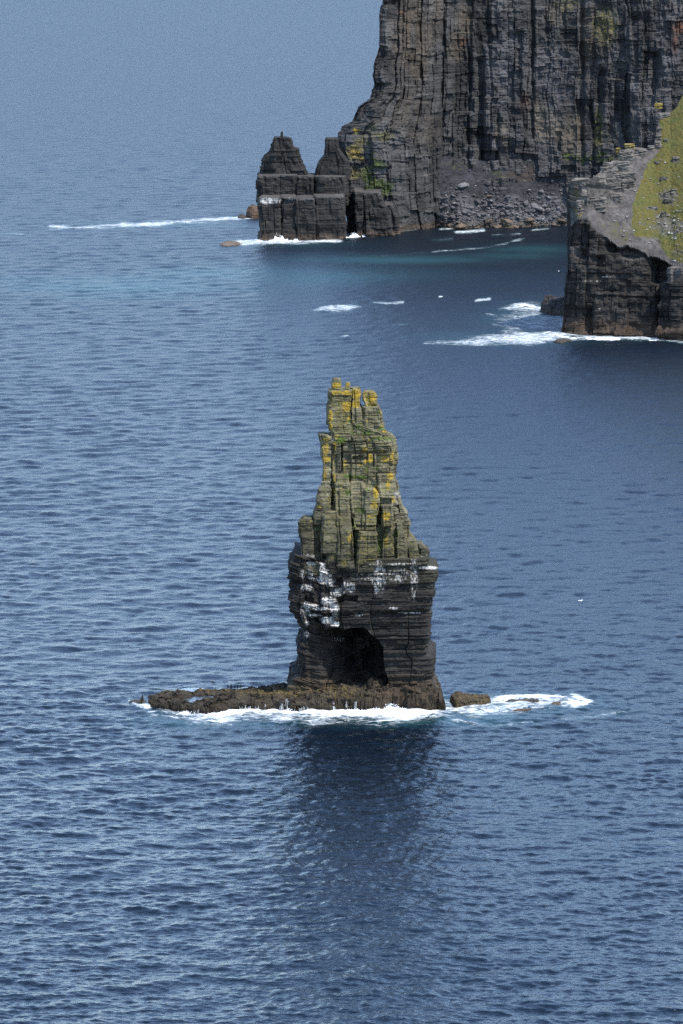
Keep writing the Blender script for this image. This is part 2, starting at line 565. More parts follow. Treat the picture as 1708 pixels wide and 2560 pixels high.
    area_([(1275, 785), (1330, 782), (1420, 798), (1415, 812), (1360, 802), (1300, 800)], 5, .7, 5)
    streak_([(1230, 812), (1280, 815)], 4, .75); streak_([(1330, 818), (1410, 815)], 3.5, .7)
    streak_([(1385, 750), (1415, 748)], 4, .8); streak_([(1215, 783), (1240, 790)], 3, .6)
    area_([(1110, 856), (1200, 846), (1300, 836), (1400, 832), (1440, 842), (1520, 842), (1640, 842), (1660, 852), (1500, 850), (1430, 850), (1350, 858), (1200, 858)], 5, .95, 6)
    streak_([(1330, 842), (1420, 836), (1500, 845), (1640, 846)], 5, 1.1, 3)
    streak_([(1655, 850), (1720, 857), (1800, 860)], 4, .8)
    area([(1240, 800), (1290, 770), (1330, 752), (1380, 765), (1425, 790), (1420, 835), (1330, 830), (1260, 835)], 16, .50, 30)
    area([(1060, 858), (1200, 842), (1300, 830), (1420, 826), (1440, 848), (1300, 862), (1150, 864)], 8, .72, 16)
    foam = np.clip(foam, 0, 1.3)
    # ---- aerated, turquoise water
    teal = np.zeros_like(X)
    def tl(x, y, rx, ry, a):
        nonlocal teal
        d = ((PX - x) / rx) ** 2 + ((PY - y) / ry) ** 2
        teal = np.maximum(teal, .75 * a * np.exp(-d * 1.2) * np.clip(1 + 1.4 * nz2, 0, 1.6))
    for q in ((1000, 648, 260, 14, .5), (700, 690, 420, 30, .42), (250, 715, 420, 34, .42), (1330, 622, 140, 12, .38), (1270, 640, 140, 10, .36), (1280, 845, 200, 16, .6), (1330, 795, 130, 40, .35),
              (560, 1806, 200, 16, .4), (760, 1816, 300, 8, .12), (1010, 1806, 110, 10, .7), (1180, 1795, 160, 22, .7), (1300, 1760, 180, 25, .5), (700, 610, 160, 10, .4), (390, 562, 200, 8, .4)):
        tl(*q)
    teal = np.clip(np.maximum(teal, .55 * foam), 0, .9)
    # lumpy white water
    near = sst(2400, 700, Y)
    H += np.clip(foam, 0, 1) * near * (.55 * np.abs(fbm(Pw, .22, 21, 3)) * 2.2 + .15)
    P = np.stack([X, Y, H], 1)
    o = mesh('sea', P, gridq(nr, nc)[:, ::1], (), M['sea'], None, True, attrs={'foam': foam, 'teal': teal, 'calm': lost})
    tag(o, 'open blue Atlantic sea with wind chop and white water round the rocks', 'sea', kind='structure')
build_sea()

# ================================================================== SEA STACK
YS = 1005.0
def xz(c, Y=YS):
    p = at(c[0], c[1], Y)
    return p[0], p[2]
def prof(pts, f, Y=YS):
    """traced outline -> [(z, x)]"""
    return [(xz(f(*p), Y)[1], xz(f(*p), Y)[0]) for p in pts]

stack = empty('sea_stack', (4.5, 1006, 0), 'tall tapering sea stack with yellow lichen on top and a dark cave at its foot', 'sea stack')

LOW_L = prof([(205, 130), (178, 185), (168, 250), (180, 300), (190, 400), (180, 460), (185, 560), (205, 620), (225, 670), (272, 700), (275, 740), (262, 780), (235, 820), (235, 870), (214, 900), (235, 950), (240, 1040), (215, 1100), (170, 1140), (150, 1215), (140, 1330)], C2)
LOW_R = prof([(1325, 150), (1335, 175), (1400, 200), (1412, 220), (1395, 290), (1385, 400), (1365, 430), (1355, 500), (1340, 590), (1345, 640), (1335, 700), (1335, 800), (1310, 850), (1330, 900), (1375, 930), (1380, 960), (1365, 1020), (1360, 1150), (1400, 1190), (1430, 1230), (1440, 1330)], C2)
BEDS = bounds(-3, 80, .16, 1.2, 11)

def cave_depth(px, py):
    x, y = (px - 680) / .29337, (py - 1360) / .29337
    q_ = np.stack([x, y, 0 * x], 1)
    x = x + 34 * fbm(q_, .018, 701, 3)
    y = y + 44 * fbm(q_, .016, 702, 3)
    xr = np.interp(y, [690, 740, 790, 850, 900, 1000, 1100, 1210, 1300], [740, 825, 880, 920, 945, 952, 975, 1005, 1010])
    roof = np.interp(x, [260, 430, 560, 760, 800], [760, 735, 722, 705, 700])
    d = np.clip((x - 335 - .12 * (y - 900)) / 330, 0, 1) ** 1.25 * (13.0 + 9 * fbm(q_, .012, 703, 3)) * (x < xr) * (y > roof) * (1 - .3 * sst(1060, 1210, y)) * (y < 1260)
    d = np.maximum(d, .9 * sst(285, 330, x) * (x < 640) * (y > roof))
    # hollows under the whitened ledges and the dark notch above the cave
    d = np.maximum(d, 1.5 * ((x > 560) & (x < 735) & (y > 440) & (y < 500)))
    d = np.maximum(d, 1.1 * ((x > 300) & (x < 430) & (y > 630) & (y < 760)))
    d = np.maximum(d, 1.3 * ((x > 520) & (x < 600) & (y > 290) & (y < 360)))
    d = np.maximum(d, .9 * ((x > 430) & (x < 560) & (y > 585) & (y < 625)))
    d = np.maximum(d, 1.2 * ((x > 380) & (x < 470) & (y > 110) & (y < 170)))
    d = np.maximum(d, .8 * ((x > 560) & (x < 760) & (y > 600) & (y < 622)))
    return d

def low_disp(P, N, s, k):
    px, py = proj(P)
    x, y = (px - 680) / .29337, (py - 1360) / .29337
    front = sst(.3, .8, -N[:, 1])
    zz = P[:, 2] - .015 * P[:, 0] - .25 * np.clip(-3 - P[:, 0], 0, 8) + .25 * fbm(P, .12, 4, 2)
    o, d = strata(s, zz, BEDS, 31, 4.0)
    c, dc = columns(s, P[:, 2], 4.5, 12, 41)
    r = .8 * (o - .5) + .7 * (c - .5) + .7 * fbm(P, .2, 2, 4, .6) + .45 * fbm(P, .9, 6, 4, .65)
    r -= .22 * (d < .06) * (vn(s * .35, zz * .8, 0 * s, 71) > .42)
    r -= .25 * (dc < .09)
    # broken, bulging ledges on the left half
    left = sst(620, 480, x) * sst(720, 690, y) * sst(100, 200, y)
    c2, _ = columns(s, zz, 1.6, 1.1, 55)
    r += left * (c2 - .45) * 1.5
    r += .9 * (((x > 420) & (x < 570)) & (((y > 465) & (y < 580)) | ((y > 615) & (y < 700))))
    bed = hsh(77, k)
    r += .3 * (bed - .5)
    return r - front * cave_depth(px, py)

def low_color(P, N, k):
    px, py = proj(P)
    x, y = (px - 680) / .29337, (py - 1360) / .29337
    n = fbm(P, .2, 9, 3)
    b = .013 + .012 * n + .007 * hsh(5, k) + .012 * sst(1050, 1200, x) * sst(900, 1100, y)
    b = np.maximum(b, .005)
    tint = np.stack([b * 1.16, b * 1.02, b * .86], 1)
    br = sst(1060, 1230, y)[:, None]
    tint = tint * (1 - br) + br * np.array([.046, .034, .021])
    # olive-green stain on the right shoulder
    ol = (sst(700, 900, x) * sst(420, 300, y) * .4)[:, None]
    tint = tint * (1 - ol) + ol * np.array([.036, .036, .02])
    G = [(480, 490, 62, 36), (530, 545, 42, 36), (470, 650, 55, 36), (540, 682, 38, 24), (330, 525, 70, 14, .95), (420, 552, 80, 12, .95), (440, 275, 62, 60, .8), (500, 330, 42, 44, .7), (560, 410, 52, 40, .6),
         (650, 370, 60, 50, .4), (905, 290, 60, 130, .38), (1070, 265, 90, 60, .24), (1210, 280, 30, 170, .36), (1120, 172, 130, 10, .42), (1345, 202, 75, 14, .9), 
         (1040, 546, 40, 10, .75), (1180, 586, 90, 6, .85), (740, 606, 34, 8, .85), (290, 570, 45, 70, .42), (360, 612, 60, 15, .75), (295, 672, 24, 22, .75), (420, 185, 34, 26, .75), (290, 370, 60, 30, .5),
         (540, 600, 30, 24, .8), (340, 260, 90, 60, .30), (800, 275, 100, 50, .16), (560, 815, 70, 20, .34), (300, 770, 30, 30, .45), (700, 215, 120, 12, .26), (880, 160, 30, 12, .5)]
    g = blob(x, y, G)
    top = np.clip(N[:, 2], 0, 1)
    gu = np.clip(g * .86 + .10 * sst(760, 500, y) * (g > 0), 0, 1)
    li = .10 * sst(300, 100, y) + .16 * sst(1150, 1220, y) * sst(520, 200, x)
    return tint, np.stack([li, gu, .05 + 0 * li], 1)

def low_dip(P):
    return .015 * P[:, 0] + .16 * np.clip(-3 - P[:, 0], 0, 8)

zb = bounds(1.0, 29.0, .55, 1.5, 5)
zb[-1] = 29.9
body('bed', stack, M['stack_rock'], LOW_L, LOW_R, [(0, 997), (10, 996.8), (20, 996.2), (30, 996.6)], [(0, 1017), (30, 1016)], zb, .17, .135, low_disp, low_color, rc=.13, edge=.10, dip=low_dip)

# ---- upper part: layered core, then the free-standing blocks, columns and pinnacles in front of it
UF = [(26, 997.6), (31, 998.2), (38, 999.4), (45, 1000.6), (55, 1002.0), (62, 1003.0), (68, 1003.6)]
UB = [(26, 1015), (45, 1012.5), (55, 1011.0), (68, 1009.5)]
LICH = [(*CA(x, y), rx * .1403, ry * .1403, a) for x, y, rx, ry, a in [
    (440, 170, 95, 60, .95), (640, 155, 60, 60, .7), (430, 300, 110, 45, .9), (620, 300, 110, 45, .95), (780, 320, 85, 110, 1), (790, 500, 75, 90, 1), (630, 540, 100, 110, .95), (655, 740, 30, 60, .9), (620, 820, 30, 20, .8),
    (330, 720, 50, 140, .85), (340, 900, 35, 70, .9), (440, 1080, 50, 40, .8), (1030, 400, 120, 80, .95), (1050, 500, 120, 40, .9), (1000, 300, 110, 40, .55), (1240, 640, 40, 40, .7), (1240, 890, 40, 25, .8), (1290, 990, 60, 25, .85),
    (985, 800, 22, 30, .8), (1040, 1140, 50, 22, .85), (410, 1240, 35, 110, .8), (400, 1600, 35, 250, .85), (250, 1300, 75, 160, .72), (250, 1480, 90, 70, .95), (260, 1130, 75, 40, .8), (940, 1310, 55, 60, .85), (1040, 1470, 55, 100, 1),
    (960, 1530, 50, 40, .9), (590, 1560, 40, 90, .7), (870, 1580, 50, 28, .85), (1300, 1480, 110, 80, .75), (1440, 1450, 60, 160, .7), (1250, 1340, 50, 30, .7), (1400, 1780, 70, 90, .85), (1180, 1520, 60, 60, .55), (650, 1590, 70, 40, .55), (230, 1700, 60, 120, .6)]]
LICH += [(*CB(x, y), rx * .1722, ry * .1722, a) for x, y, rx, ry, a in [
    (480, 60, 30, 80, .75), (615, 80, 25, 110, .95), (610, 280, 25, 50, .9), (1220, 290, 45, 120, 1), (1200, 480, 70, 80, .8), (1150, 640, 80, 40, .75), (1370, 640, 75, 70, .95), (1400, 190, 40, 80, .9), (1340, 270, 60, 30, .6), (1470, 400, 40, 60, .75),
    (540, 400, 40, 90, .6), (840, 930, 45, 110, .72), (690, 780, 30, 100, .55), (1040, 950, 50, 40, .72), (1100, 1200, 160, 150, .46), (1180, 1130, 60, 90, .5), (1370, 1000, 45, 130, .66), (1470, 1000, 60, 160, .45), (760, 1320, 60, 50, .6), (620, 1220, 50, 70, .5),
    (840, 1200, 60, 60, .42), (540, 650, 110, 130, .36), (500, 950, 150, 150, .30), (760, 700, 90, 90, .36), (1100, 720, 120, 30, .6), (200, 700, 100, 80, .34), (980, 1330, 60, 30, .5), (450, 330, 80, 170, .36), (400, 510, 40, 20, .8)]]
GREEN = [(*CA(x, y), rx * .1403, ry * .1403, a) for x, y, rx, ry, a in [
    (520, 1150, 80, 70, .8), (760, 950, 160, 110, .45), (1000, 1020, 110, 70, .6), (1240, 940, 80, 30, .8), (1250, 1110, 180, 40, .7), (1060, 670, 80, 60, .35), (1380, 1140, 60, 40, .55), (970, 1660, 60, 40, .7), (740, 1790, 160, 30, .65), (1150, 1640, 60, 40, .5), (900, 880, 80, 60, .42), (680, 810, 50, 30, .5), (1190, 640, 40, 30, .6)]]
GREEN += [(*CB(x, y), rx * .1722, ry * .1722, a) for x, y, rx, ry, a in [
    (810, 60, 80, 25, .6), (1020, 80, 60, 30, .65), (810, 300, 40, 60, .6), (1110, 240, 50, 50, .6), (1000, 560, 60, 40, .55), (980, 430, 60, 50, .4), (1270, 1060, 30, 150, .75), (350, 810, 60, 30, .45), (1520, 880, 30, 60, .6), (900, 680, 20, 200, .4)]]

def up_tint(P, seed):
    px, py = proj(P)
    n = fbm(P, .25, 19 + seed, 3)
    n2 = fbm(P, .9, 23, 3)
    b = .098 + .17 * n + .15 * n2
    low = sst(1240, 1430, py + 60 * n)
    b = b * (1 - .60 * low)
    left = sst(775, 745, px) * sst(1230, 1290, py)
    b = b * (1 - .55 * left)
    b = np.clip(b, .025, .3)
    return np.stack([b * 1.12, b * 1.03, b * .66], 1), px, py

def up_color(P, N, k):
    tint, px, py = up_tint(P, 0)
    li = np.maximum(.84 * blob(px, py, LICH), .26 + 1.0 * fbm(P, .16, 61, 3) - .10 * sst(1340, 1420, py))
    gr = np.maximum(blob(px, py, GREEN), .06)
    gu = blob(px, py, [(991, 1237, 6, 10, .55), (1075, 1395, 30, 8, .38), (960, 1412, 40, 6, .3), (770, 1400, 30, 14, .45), (745, 1395, 25, 12, .5)])
    return tint, np.stack([li, gu, gr], 1)

SLOTS = [(*CA(570, 1150), *CA(975, 1185), .9), (*CA(560, 1325), *CA(975, 1385), .8), (*CA(1000, 1325), *CA(1500, 1385), .8), (*CA(720, 1440), *CA(975, 1490), .7), (*CA(580, 1540), *CA(900, 1560), .6),
         (*CA(522, 1200), *CA(548, 1700), 1.1), (*CA(972, 1180), *CA(990, 1560), .7), (*CA(1085, 1390), *CA(1108, 1600), .7), (*CA(345, 345), *CA(700, 372), .6), (*CA(912, 560), *CA(945, 760), .9), (*CA(350, 1230), *CA(400, 1850), 1.3),
         (*CB(1240, 450), *CB(1300, 760), 1.6), (*CB(860, 600), *CB(905, 1300), 1.2), (*CB(930, 770), *CB(1250, 800), .8), (*CB(550, 0), *CB(592, 480), 1.4)]
def slot_depth(px, py):
    d = np.zeros(px.shape)
    for x0, y0, x1, y1, a in SLOTS:
        d = np.maximum(d, 1.6 * a * ((px > x0) & (px < x1) & (py > y0) & (py < y1)))
    return d

def up_disp(seed, amp=1.0, slots=True):
    def f(P, N, s, k):
        px, py = proj(P)
        zz = P[:, 2] - .01 * P[:, 0] + .2 * fbm(P, .15, 4, 2)
        o, d = strata(s + seed, zz, BEDS, 131 + seed, 2.6)
        c, dc = columns(s + seed * 3.1, P[:, 2], 2.4, 6, 141 + seed)
        r = .44 * (o - .5) + 1.15 * (c - .5) + 1.3 * fbm(P, .25, 2 + seed, 4, .6) + .30 * fbm(P, 1.1, 6, 3, .6)
        bl = hsh(7 + seed, np.floor(s / .9 + 3 * hsh(2, np.floor(zz / .55))), np.floor(zz / .55))
        r += .32 * (bl - .5) * (vn(s * .3, zz * .3, 0 * s, 72 + seed) > .45)
        r -= .2 * (d < .055) * (vn(s * .5, zz * .8, 0 * s, 71) > .5) + .22 * (dc < .08)
        r *= amp
        if slots:
            r -= sst(.3, .8, -N[:, 1]) * slot_depth(px, py)
        return r
    return f

CORE_L = prof([(498, 530), (505, 600), (525, 800), (520, 960), (445, 1060), (405, 1180), (360, 1260), (300, 1380), (275, 1560), (245, 1640), (235, 1740)], C1)
CORE_R = prof([(940, 500), (985, 560), (1030, 605), (1052, 650), (1058, 700), (1055, 800), (1045, 900), (1040, 960), (1060, 1060), (1072, 1160), (1110, 1240), (1140, 1400), (1190, 1480), (1270, 1560), (1300, 1640), (1345, 1740)], C1)
zt = xz(C1(800, 560))[1]
cb = bounds(28.6, zt - 1.5, 1.2, 3.4, 23)
cb = np.concatenate([cb[cb < zt - 1.2], [zt]])
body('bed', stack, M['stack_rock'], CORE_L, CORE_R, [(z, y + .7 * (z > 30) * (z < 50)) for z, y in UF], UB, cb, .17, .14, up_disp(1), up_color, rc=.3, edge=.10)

def block(name, Lp, Rp, df, depth, seed, f=C1, amp=.55, rc=.35, edge=.15, label=None):
    Lq, Rq = prof(Lp, f), prof(Rp, f)
    z0, z1 = min(q[0] for q in Lq + Rq), max(q[0] for q in Lq + Rq)
    ufa = np.array(UF)
    df = df * 1.8 if df < 0 else df
    F = [(z, float(np.interp(z, ufa[:, 0], ufa[:, 1])) + df) for z in np.linspace(z0, z1, 5)]
    Bk = [(z, y + depth) for z, y in F]
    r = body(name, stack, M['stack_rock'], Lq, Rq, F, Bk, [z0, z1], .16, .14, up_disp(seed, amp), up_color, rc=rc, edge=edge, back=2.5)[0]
    if label: r['label'] = label
    return r

# towers and pinnacles at the top
block('tower', [(488, 186), (490, 260), (478, 330), (476, 450), (495, 520), (505, 600)], [(684, 186), (684, 400), (700, 600)], .2, 6.5, 3, label='grey left tower of the stack top')
block('tower', [(680, 178), (684, 300), (680, 420), (670, 600)], [(738, 178), (752, 200), (752, 300), (775, 380), (800, 600)], .35, 6.0, 4, label='orange-yellow lichened column of the stack top')
block('pinnacle', [(522, 90), (520, 118), (508, 121), (510, 178), (505, 190)], [(584, 90), (586, 118), (590, 121), (593, 178), (595, 190)], 1.4, 2.4, 5, amp=.3, label='small square pinnacle capped with grey stone')
block('pinnacle', [(630, 126), (625, 145), (628, 185)], [(664, 126), (665, 150), (662, 185)], 2.2, 1.6, 6, amp=.22)
block('tower', [(786, 320), (782, 400), (780, 600)], [(915, 320), (945, 375), (950, 440), (945, 500), (985, 600)], .4, 6.0, 7)
block('pinnacle', [(795, 198), (775, 210), (772, 262), (790, 290), (810, 330)], [(862, 202), (885, 235), (890, 262), (893, 300), (900, 330)], .9, 4.2, 8, amp=.5, label='rounded yellow-banded head of the right tower')
block('column', [(440, 720), (560, 520), (640, 450)][::-1], [(700, 450), (960, 540), (1010, 720)], .45, 3.0, 9, amp=.8)
# left shoulder pillar
block('column', [(408, 552), (424, 650), (433, 800), (436, 980)], [(468, 552), (500, 590), (508, 800), (510, 980)], .5, 4.5, 10, label='slender yellow-banded pillar on the left shoulder')
block('column', [(435, 940), (412, 990), (395, 1060), (380, 1150), (372, 1210), (360, 1300)], [(505, 940), (512, 1000), (512, 1210), (500, 1300)], -.3, 4.5, 11)
block('column', [(535, 900), (530, 1000), (535, 1120), (545, 1260)], [(655, 880), (668, 1000), (665, 1120), (672, 1260)], -.55, 3.5, 12)
block('column', [(665, 940), (668, 1100), (690, 1240), (700, 1340)], [(790, 940), (800, 1100), (795, 1240), (790, 1340)], -.5, 3.5, 13)
block('column', [(785, 1040), (785, 1180), (780, 1340)], [(870, 990), (908, 1040), (912, 1110), (895, 1220), (890, 1330)], -.9, 3.5, 14, label='grey column with orange right edge')
block('column', [(895, 880), (905, 960), (920, 1080)], [(1040, 880), (1045, 960), (1035, 1080)], -.35, 3.5, 15)
block('column', [(925, 1130), (930, 1200), (935, 1300)], [(1015, 1130), (1025, 1200), (1018, 1310)], -.85, 3.0, 16, label='short column with a bright yellow foot')
# hanging columns above the whitened ledge
block('column', [(470, 1180), (432, 1215), (425, 1290), (415, 1400), (410, 1500)], [(540, 1180), (550, 1290), (575, 1400), (580, 1530)], -1.0, 4, 17)
block('column', [(560, 1225), (560, 1320), (575, 1420), (565, 1540), (562, 1650)], [(665, 1225), (678, 1320), (688, 1430), (692, 1540), (695, 1640)], -1.15, 4, 18, label='slim column with a yellow right edge')
block('column', [(735, 1345), (722, 1430), (715, 1560), (710, 1690)], [(895, 1345), (902, 1430), (898, 1560), (880, 1680)], -1.2, 4.5, 19, label='broad pale yellow column above the white ledge')
block('column', [(935, 1330), (930, 1450), (915, 1680)], [(1040, 1330), (1050, 1450), (1065, 1680)], -.3, 4, 20)
block('column', [(1050, 1290), (1060, 1420), (1070, 1600)], [(1120, 1290), (1140, 1420), (1145, 1600)], -.45, 4, 21)
block('column', [(1075, 1130), (1085, 1250), (1090, 1450)], [(1110, 1165), (1130, 1185), (1165, 1225), (1165, 1400), (1160, 1450)], 2.2, 4, 22, label='dark rounded column on the right flank')
block('column', [(1035, 915), (1040, 1040), (1050, 1180)], [(1048, 915), (1066, 970), (1072, 1060), (1078, 1120), (1090, 1180)], 3.0, 3, 23)
block('column', [(265, 1254), (228, 1278), (228, 1350), (240, 1430), (250, 1500), (252, 1620)], [(345, 1245), (350, 1290), (360, 1400), (370, 1620)], -.2, 5, 24, label='dark square-topped block on the left flank')
block('column', [(365, 1190), (350, 1240), (345, 1340), (350, 1480), (330, 1620)], [(420, 1200), (430, 1300), (430, 1480), (440, 1620)], .3, 5, 25)
block('column', [(470, 1530), (465, 1600), (480, 1700)], [(560, 1530), (560, 1620), (545, 1700)], -.7, 3, 26)
block('column', [(1140, 1430), (1150, 1520), (1160, 1680)], [(1215, 1458), (1240, 1520), (1260, 1680)], 0, 5, 27)
block('spur', [(1200, 1462), (1215, 1540), (1200, 1640)], [(1290, 1478), (1326, 1510), (1324, 1545), (1310, 1562), (1312, 1640)], .8, 5, 28, label='knobbly spur sticking out on the right')
block('spur', [(225, 1600), (205, 1640), (190, 1720)], [(430, 1600), (440, 1640), (450, 1720)], -.6, 6, 29)

# ---- wave-cut platform that carries the stack
def hfield(name, parent, mat, x0, x1, y0, y1, dx, dy, zfun, colfun, rough=0.0):
    xs, ys = np.arange(x0, x1, dx), np.arange(y0, y1, dy)
    XX, YY = np.meshgrid(xs, ys)
    X, Y = XX.ravel(), YY.ravel()
    j = .3
    X = X + dx * j * (hsh(301, np.arange(len(X))) - .5)
    Y = Y + dy * j * (hsh(302, np.arange(len(X))) - .5)
    Z = zfun(X, Y)
    P = np.stack([X, Y, Z], 1)
    if rough:
        st_ = hsh(311, np.floor(Z / .42 + .6 * fbm(P, .3, 312, 2)), np.floor(X / 2.3)) - .5
        P[:, 1] += rough * (.9 * st_ + 1.6 * fbm(P, .8, 313, 3, .65)) * (Z > .1)
        P[:, 0] += rough * 1.2 * fbm(P, .9, 314, 3, .65) * (Z > .1)
        P[:, 2] += rough * .8 * fbm(P, 1.6, 315, 2) * (Z > .3)
    q = gridq(len(ys), len(xs))
    ok = (Z[q] > -1.9).any(1)
    q = q[ok]
    use, inv = np.unique(q, return_inverse=True)
    P = P[use]
    q = inv.reshape(-1, 4)
    tint, mixc = colfun(P)
    return mesh(name, P, q, (), mat, parent, False, tint, mixc)

PLAT = [onz(*C3(x, y), 0)[:2] for x, y in [(150, 232), (180, 266), (250, 290), (340, 304), (440, 308), (560, 328), (640, 322), (720, 312), (860, 312), (1000, 306), (1200, 310), (1400, 306), (1568, 308)]]
PLAT += [onz(*C4(x, y), 0)[:2] for x, y in [(150, 298), (300, 290), (400, 305), (500, 302), (585, 285)]]
PLAT += [onz(*C4(x, y), 3.0)[:2] for x, y in [(590, 200), (570, 140)]] + [(16, 1019), (2, 1021), (-9, 1019)]
PLAT += [onz(*C3(x, y), 2.3)[:2] for x, y in [(1120, 120), (1030, 136), (880, 140), (790, 140), (690, 132), (640, 146), (560, 150), (425, 160), (412, 150), (330, 144), (260, 151), (190, 180), (152, 205)]]

def plat_z(X, Y):
    P = np.stack([X, Y, 0 * X], 1)
    d = sdpoly(X + 1.6 * fbm(P, .35, 401, 3), Y + 2.2 * fbm(P, .3, 402, 3), PLAT)
    T = np.interp(X, [-42, -36, -28, -22, -12, -2, 8, 16, 20], [1.7, 2.1, 1.9, 2.0, 2.6, 3.4, 3.6, 4.3, 4.4])
    T = T + .9 * sst(2, 9, X - 8) * sst(8, 2, np.abs(X - 12)) * 0
    n = fbm(P, .22, 403, 3)
    ter = np.floor((n + .5 + .25 * fbm(P, .9, 404, 2)) * 7) / 7 - .5
    cw = np.floor(X / 1.7 + 1.3 * fbm(P, .5, 421, 2)); cv = np.floor(Y / 1.9 + 5 * hsh(422, cw) + fbm(P, .5, 423, 2))
    c3 = np.floor(X / .75 + fbm(P, .9, 425, 2)); c4 = np.floor(Y / .9 + 5 * hsh(426, c3))
    T = T + 1.1 * ter + .85 * (hsh(424, cw, cv) - .5) + .5 * (hsh(427, c3, c4) - .5) + .5 * fbm(P, 1.0, 405, 3, .6)
    T = np.maximum(T, 1.72)
    # steps at the sea edge
    e = d + 1.3 * fbm(P, .7, 406, 3) + .9 * (hsh(431, np.floor(X / 1.3)) - .5)
    z = np.where(e > 0, T * np.clip(.25 + .55 * sst(.1, .9, e) + .2 * sst(1.6, 2.6, e), 0, 1), -2.2 + .9 * sst(-1.5, 0, e))
    # fallen blocks in the mouth of the cave
    mx, my, _ = onz(*C2(865, 1205), 4.0)
    r2 = ((X - mx) / 2.2) ** 2 + ((Y - my - 1) / 2.6) ** 2
    z = z + (e > .5) * 2.6 * np.clip(1 - r2, 0, 1) * (1 + 1.2 * fbm(P, .8, 407, 2))
    # the platform sinks to two shallow basins (rock pools)
    for bx, by, rx, ry in POOLS:
        q = ((X - bx) / rx) ** 2 + ((Y - by) / ry) ** 2 + 1.2 * fbm(P, .45, 408, 3)
        w = sst(1.15, .7, q)
        z = z * (1 - w) + w * 1.35
    return z
POOLS = []
for cx, cy, rx, ry in [(480, 165, 2.3, 2.2), (525, 225, 3.2, 4.2), (880, 168, 1.2, 1.2), (800, 176, .9, .9)]:
    p = onz(*C3(cx, cy), 1.6)
    POOLS.append((p[0], p[1], rx, ry))

def plat_col(P):
    px, py = proj(P)
    n = fbm(P, .3, 411, 3)
    b = .026 + .05 * n + .05 * fbm(P, 1.3, 412, 3)
    b = np.clip(b, .005, .09)
    tint = np.stack([b * 1.2, b * .98, b * .70], 1)
    wet = sst(1.5, .5, P[:, 2])[:, None]
    tint = tint * (1 - .55 * wet)
    rt = sst(900, 960, px)[:, None]
    tint = tint * (1 - rt) + rt * tint * np.array([1.12, 1.0, .95])
    x, y = (px - 300) / .38265, (py - 1660) / .38265
    li = blob(x, y, [(700, 150, 80, 26, .62), (1000, 180, 160, 26, .5), (1130, 195, 120, 22, .45), (320, 172, 40, 12, .5), (560, 160, 60, 14, .4), (1350, 160, 200, 22, .4), (830, 185, 80, 14, .45), (1450, 200, 150, 30, .32)])
    li = np.maximum(li * .8, .10)
    return tint, np.stack([np.minimum(li, .52), 0 * li, .05 + 0 * li], 1)
M['platform_rock'] = rock_material('platform_rock', lich1=(.26, .18, .035), lich2=(.20, .145, .035), gscale=1.1, bumpd=.2, bed=(.6, .6, 2.2))
plat = hfield('platform', stack, M['platform_rock'], -46, 24, 972, 1024, .22, .22, plat_z, plat_col, .75)
plat['label'] = 'low brown wave-washed rock platform round the foot'
for bx, by, rx, ry in POOLS:
    a = np.linspace(0, 2 * math.pi, 28, endpoint=False)
    ring = np.stack([bx + 1.12 * rx * np.cos(a), by + 1.12 * ry * np.sin(a), np.full(28, 1.52)], 1)
    mesh('rock_pool', ring, None, [np.arange(28)], M['pool'], stack)

# ================================================================== SMALL ROCKS IN THE WATER
def rock_lump(name, poly, top, label, mat, tint, cat='rock', group=None, step=.35, seed=0, brown=.5, lich=.08, blocky=1.0, warp=1.0):
    """low rock from a plan outline (world x, y) with a stepped, broken top"""
    c = np.mean(poly, 0)
    e = empty(name, (c[0], c[1], 0), label, cat, group)
    lo, hi = np.min(poly, 0) - 2, np.max(poly, 0) + 2
    def zf(X, Y):
        P = np.stack([X, Y, 0 * X], 1)
        d = sdpoly(X + warp * fbm(P, .5, 501 + seed, 3), Y + warp * fbm(P, .5, 502 + seed, 3), poly)
        n = fbm(P, .3, 503 + seed, 3)
        T = top * (1 + blocky * (np.floor((n + .5) * 5) / 5 - .45)) + .3 * fbm(P, 1.2, 504, 2)
        return np.where(d > 0, T * (.35 + .4 * sst(0, .5, d) + .25 * sst(.8, 1.4, d)), -2.0 + 1.0 * sst(-1.5, 0, d))
    def cf(P):
        n = fbm(P, .4, 505 + seed, 3)
        t = np.array(tint) * (1 + 1.0 * n)[:, None]
        w = sst(top * .6, .2, P[:, 2])[:, None]
        t = t * (1 - w * brown) + w * brown * np.array([.065, .045, .026])
        z = 0 * n
        return t, np.stack([z + lich, z, z], 1)
    hfield('rock_mass', e, mat, lo[0], hi[0], lo[1], hi[1], step, step, zf, cf, .5)
    return e
def wp(f, pts, z=0): return [onz(*f(*p), z)[:2] for p in pts]
PR = M['platform_rock']
rock_lump('rock', wp(C4, [(615, 238), (640, 270), (660, 275), (760, 268), (875, 248)]) + wp(C4, [(880, 205), (850, 198), (790, 208), (740, 205), (690, 192), (625, 190)], 1.2), 2.0, 'dark notched rock block in the foam right of the sea stack', PR, (.036, .028, .018), seed=1, step=.2, blocky=.15, lich=.2, warp=.35)
rock_lump('reef', wp(C4, [(1000, 242), (1180, 236), (1187, 228), (1080, 228), (960, 240)]), .55, 'flat grey reef awash beyond the notched block', PR, (.07, .065, .06), seed=2, step=.25)
rock_lump('reef', wp(C4, [(1255, 262), (1300, 268), (1336, 266), (1335, 248), (1270, 246)]), .7, 'small brown reef at the right end of the stack\'s foam', PR, (.08, .06, .045), seed=3, step=.25)
rock_lump('reef', wp(C4, [(1010, 298), (1130, 296), (1140, 288), (1040, 284)]), .35, 'thin brown reef nearest the camera in the foam', PR, (.07, .055, .045), seed=6, step=.25)
rock_lump('reef', wp(C3, [(58, 252), (110, 258), (180, 262), (180, 245), (75, 243)]), .6, 'low dark reef off the left tip of the platform', PR, (.05, .042, .034), seed=4, step=.25)
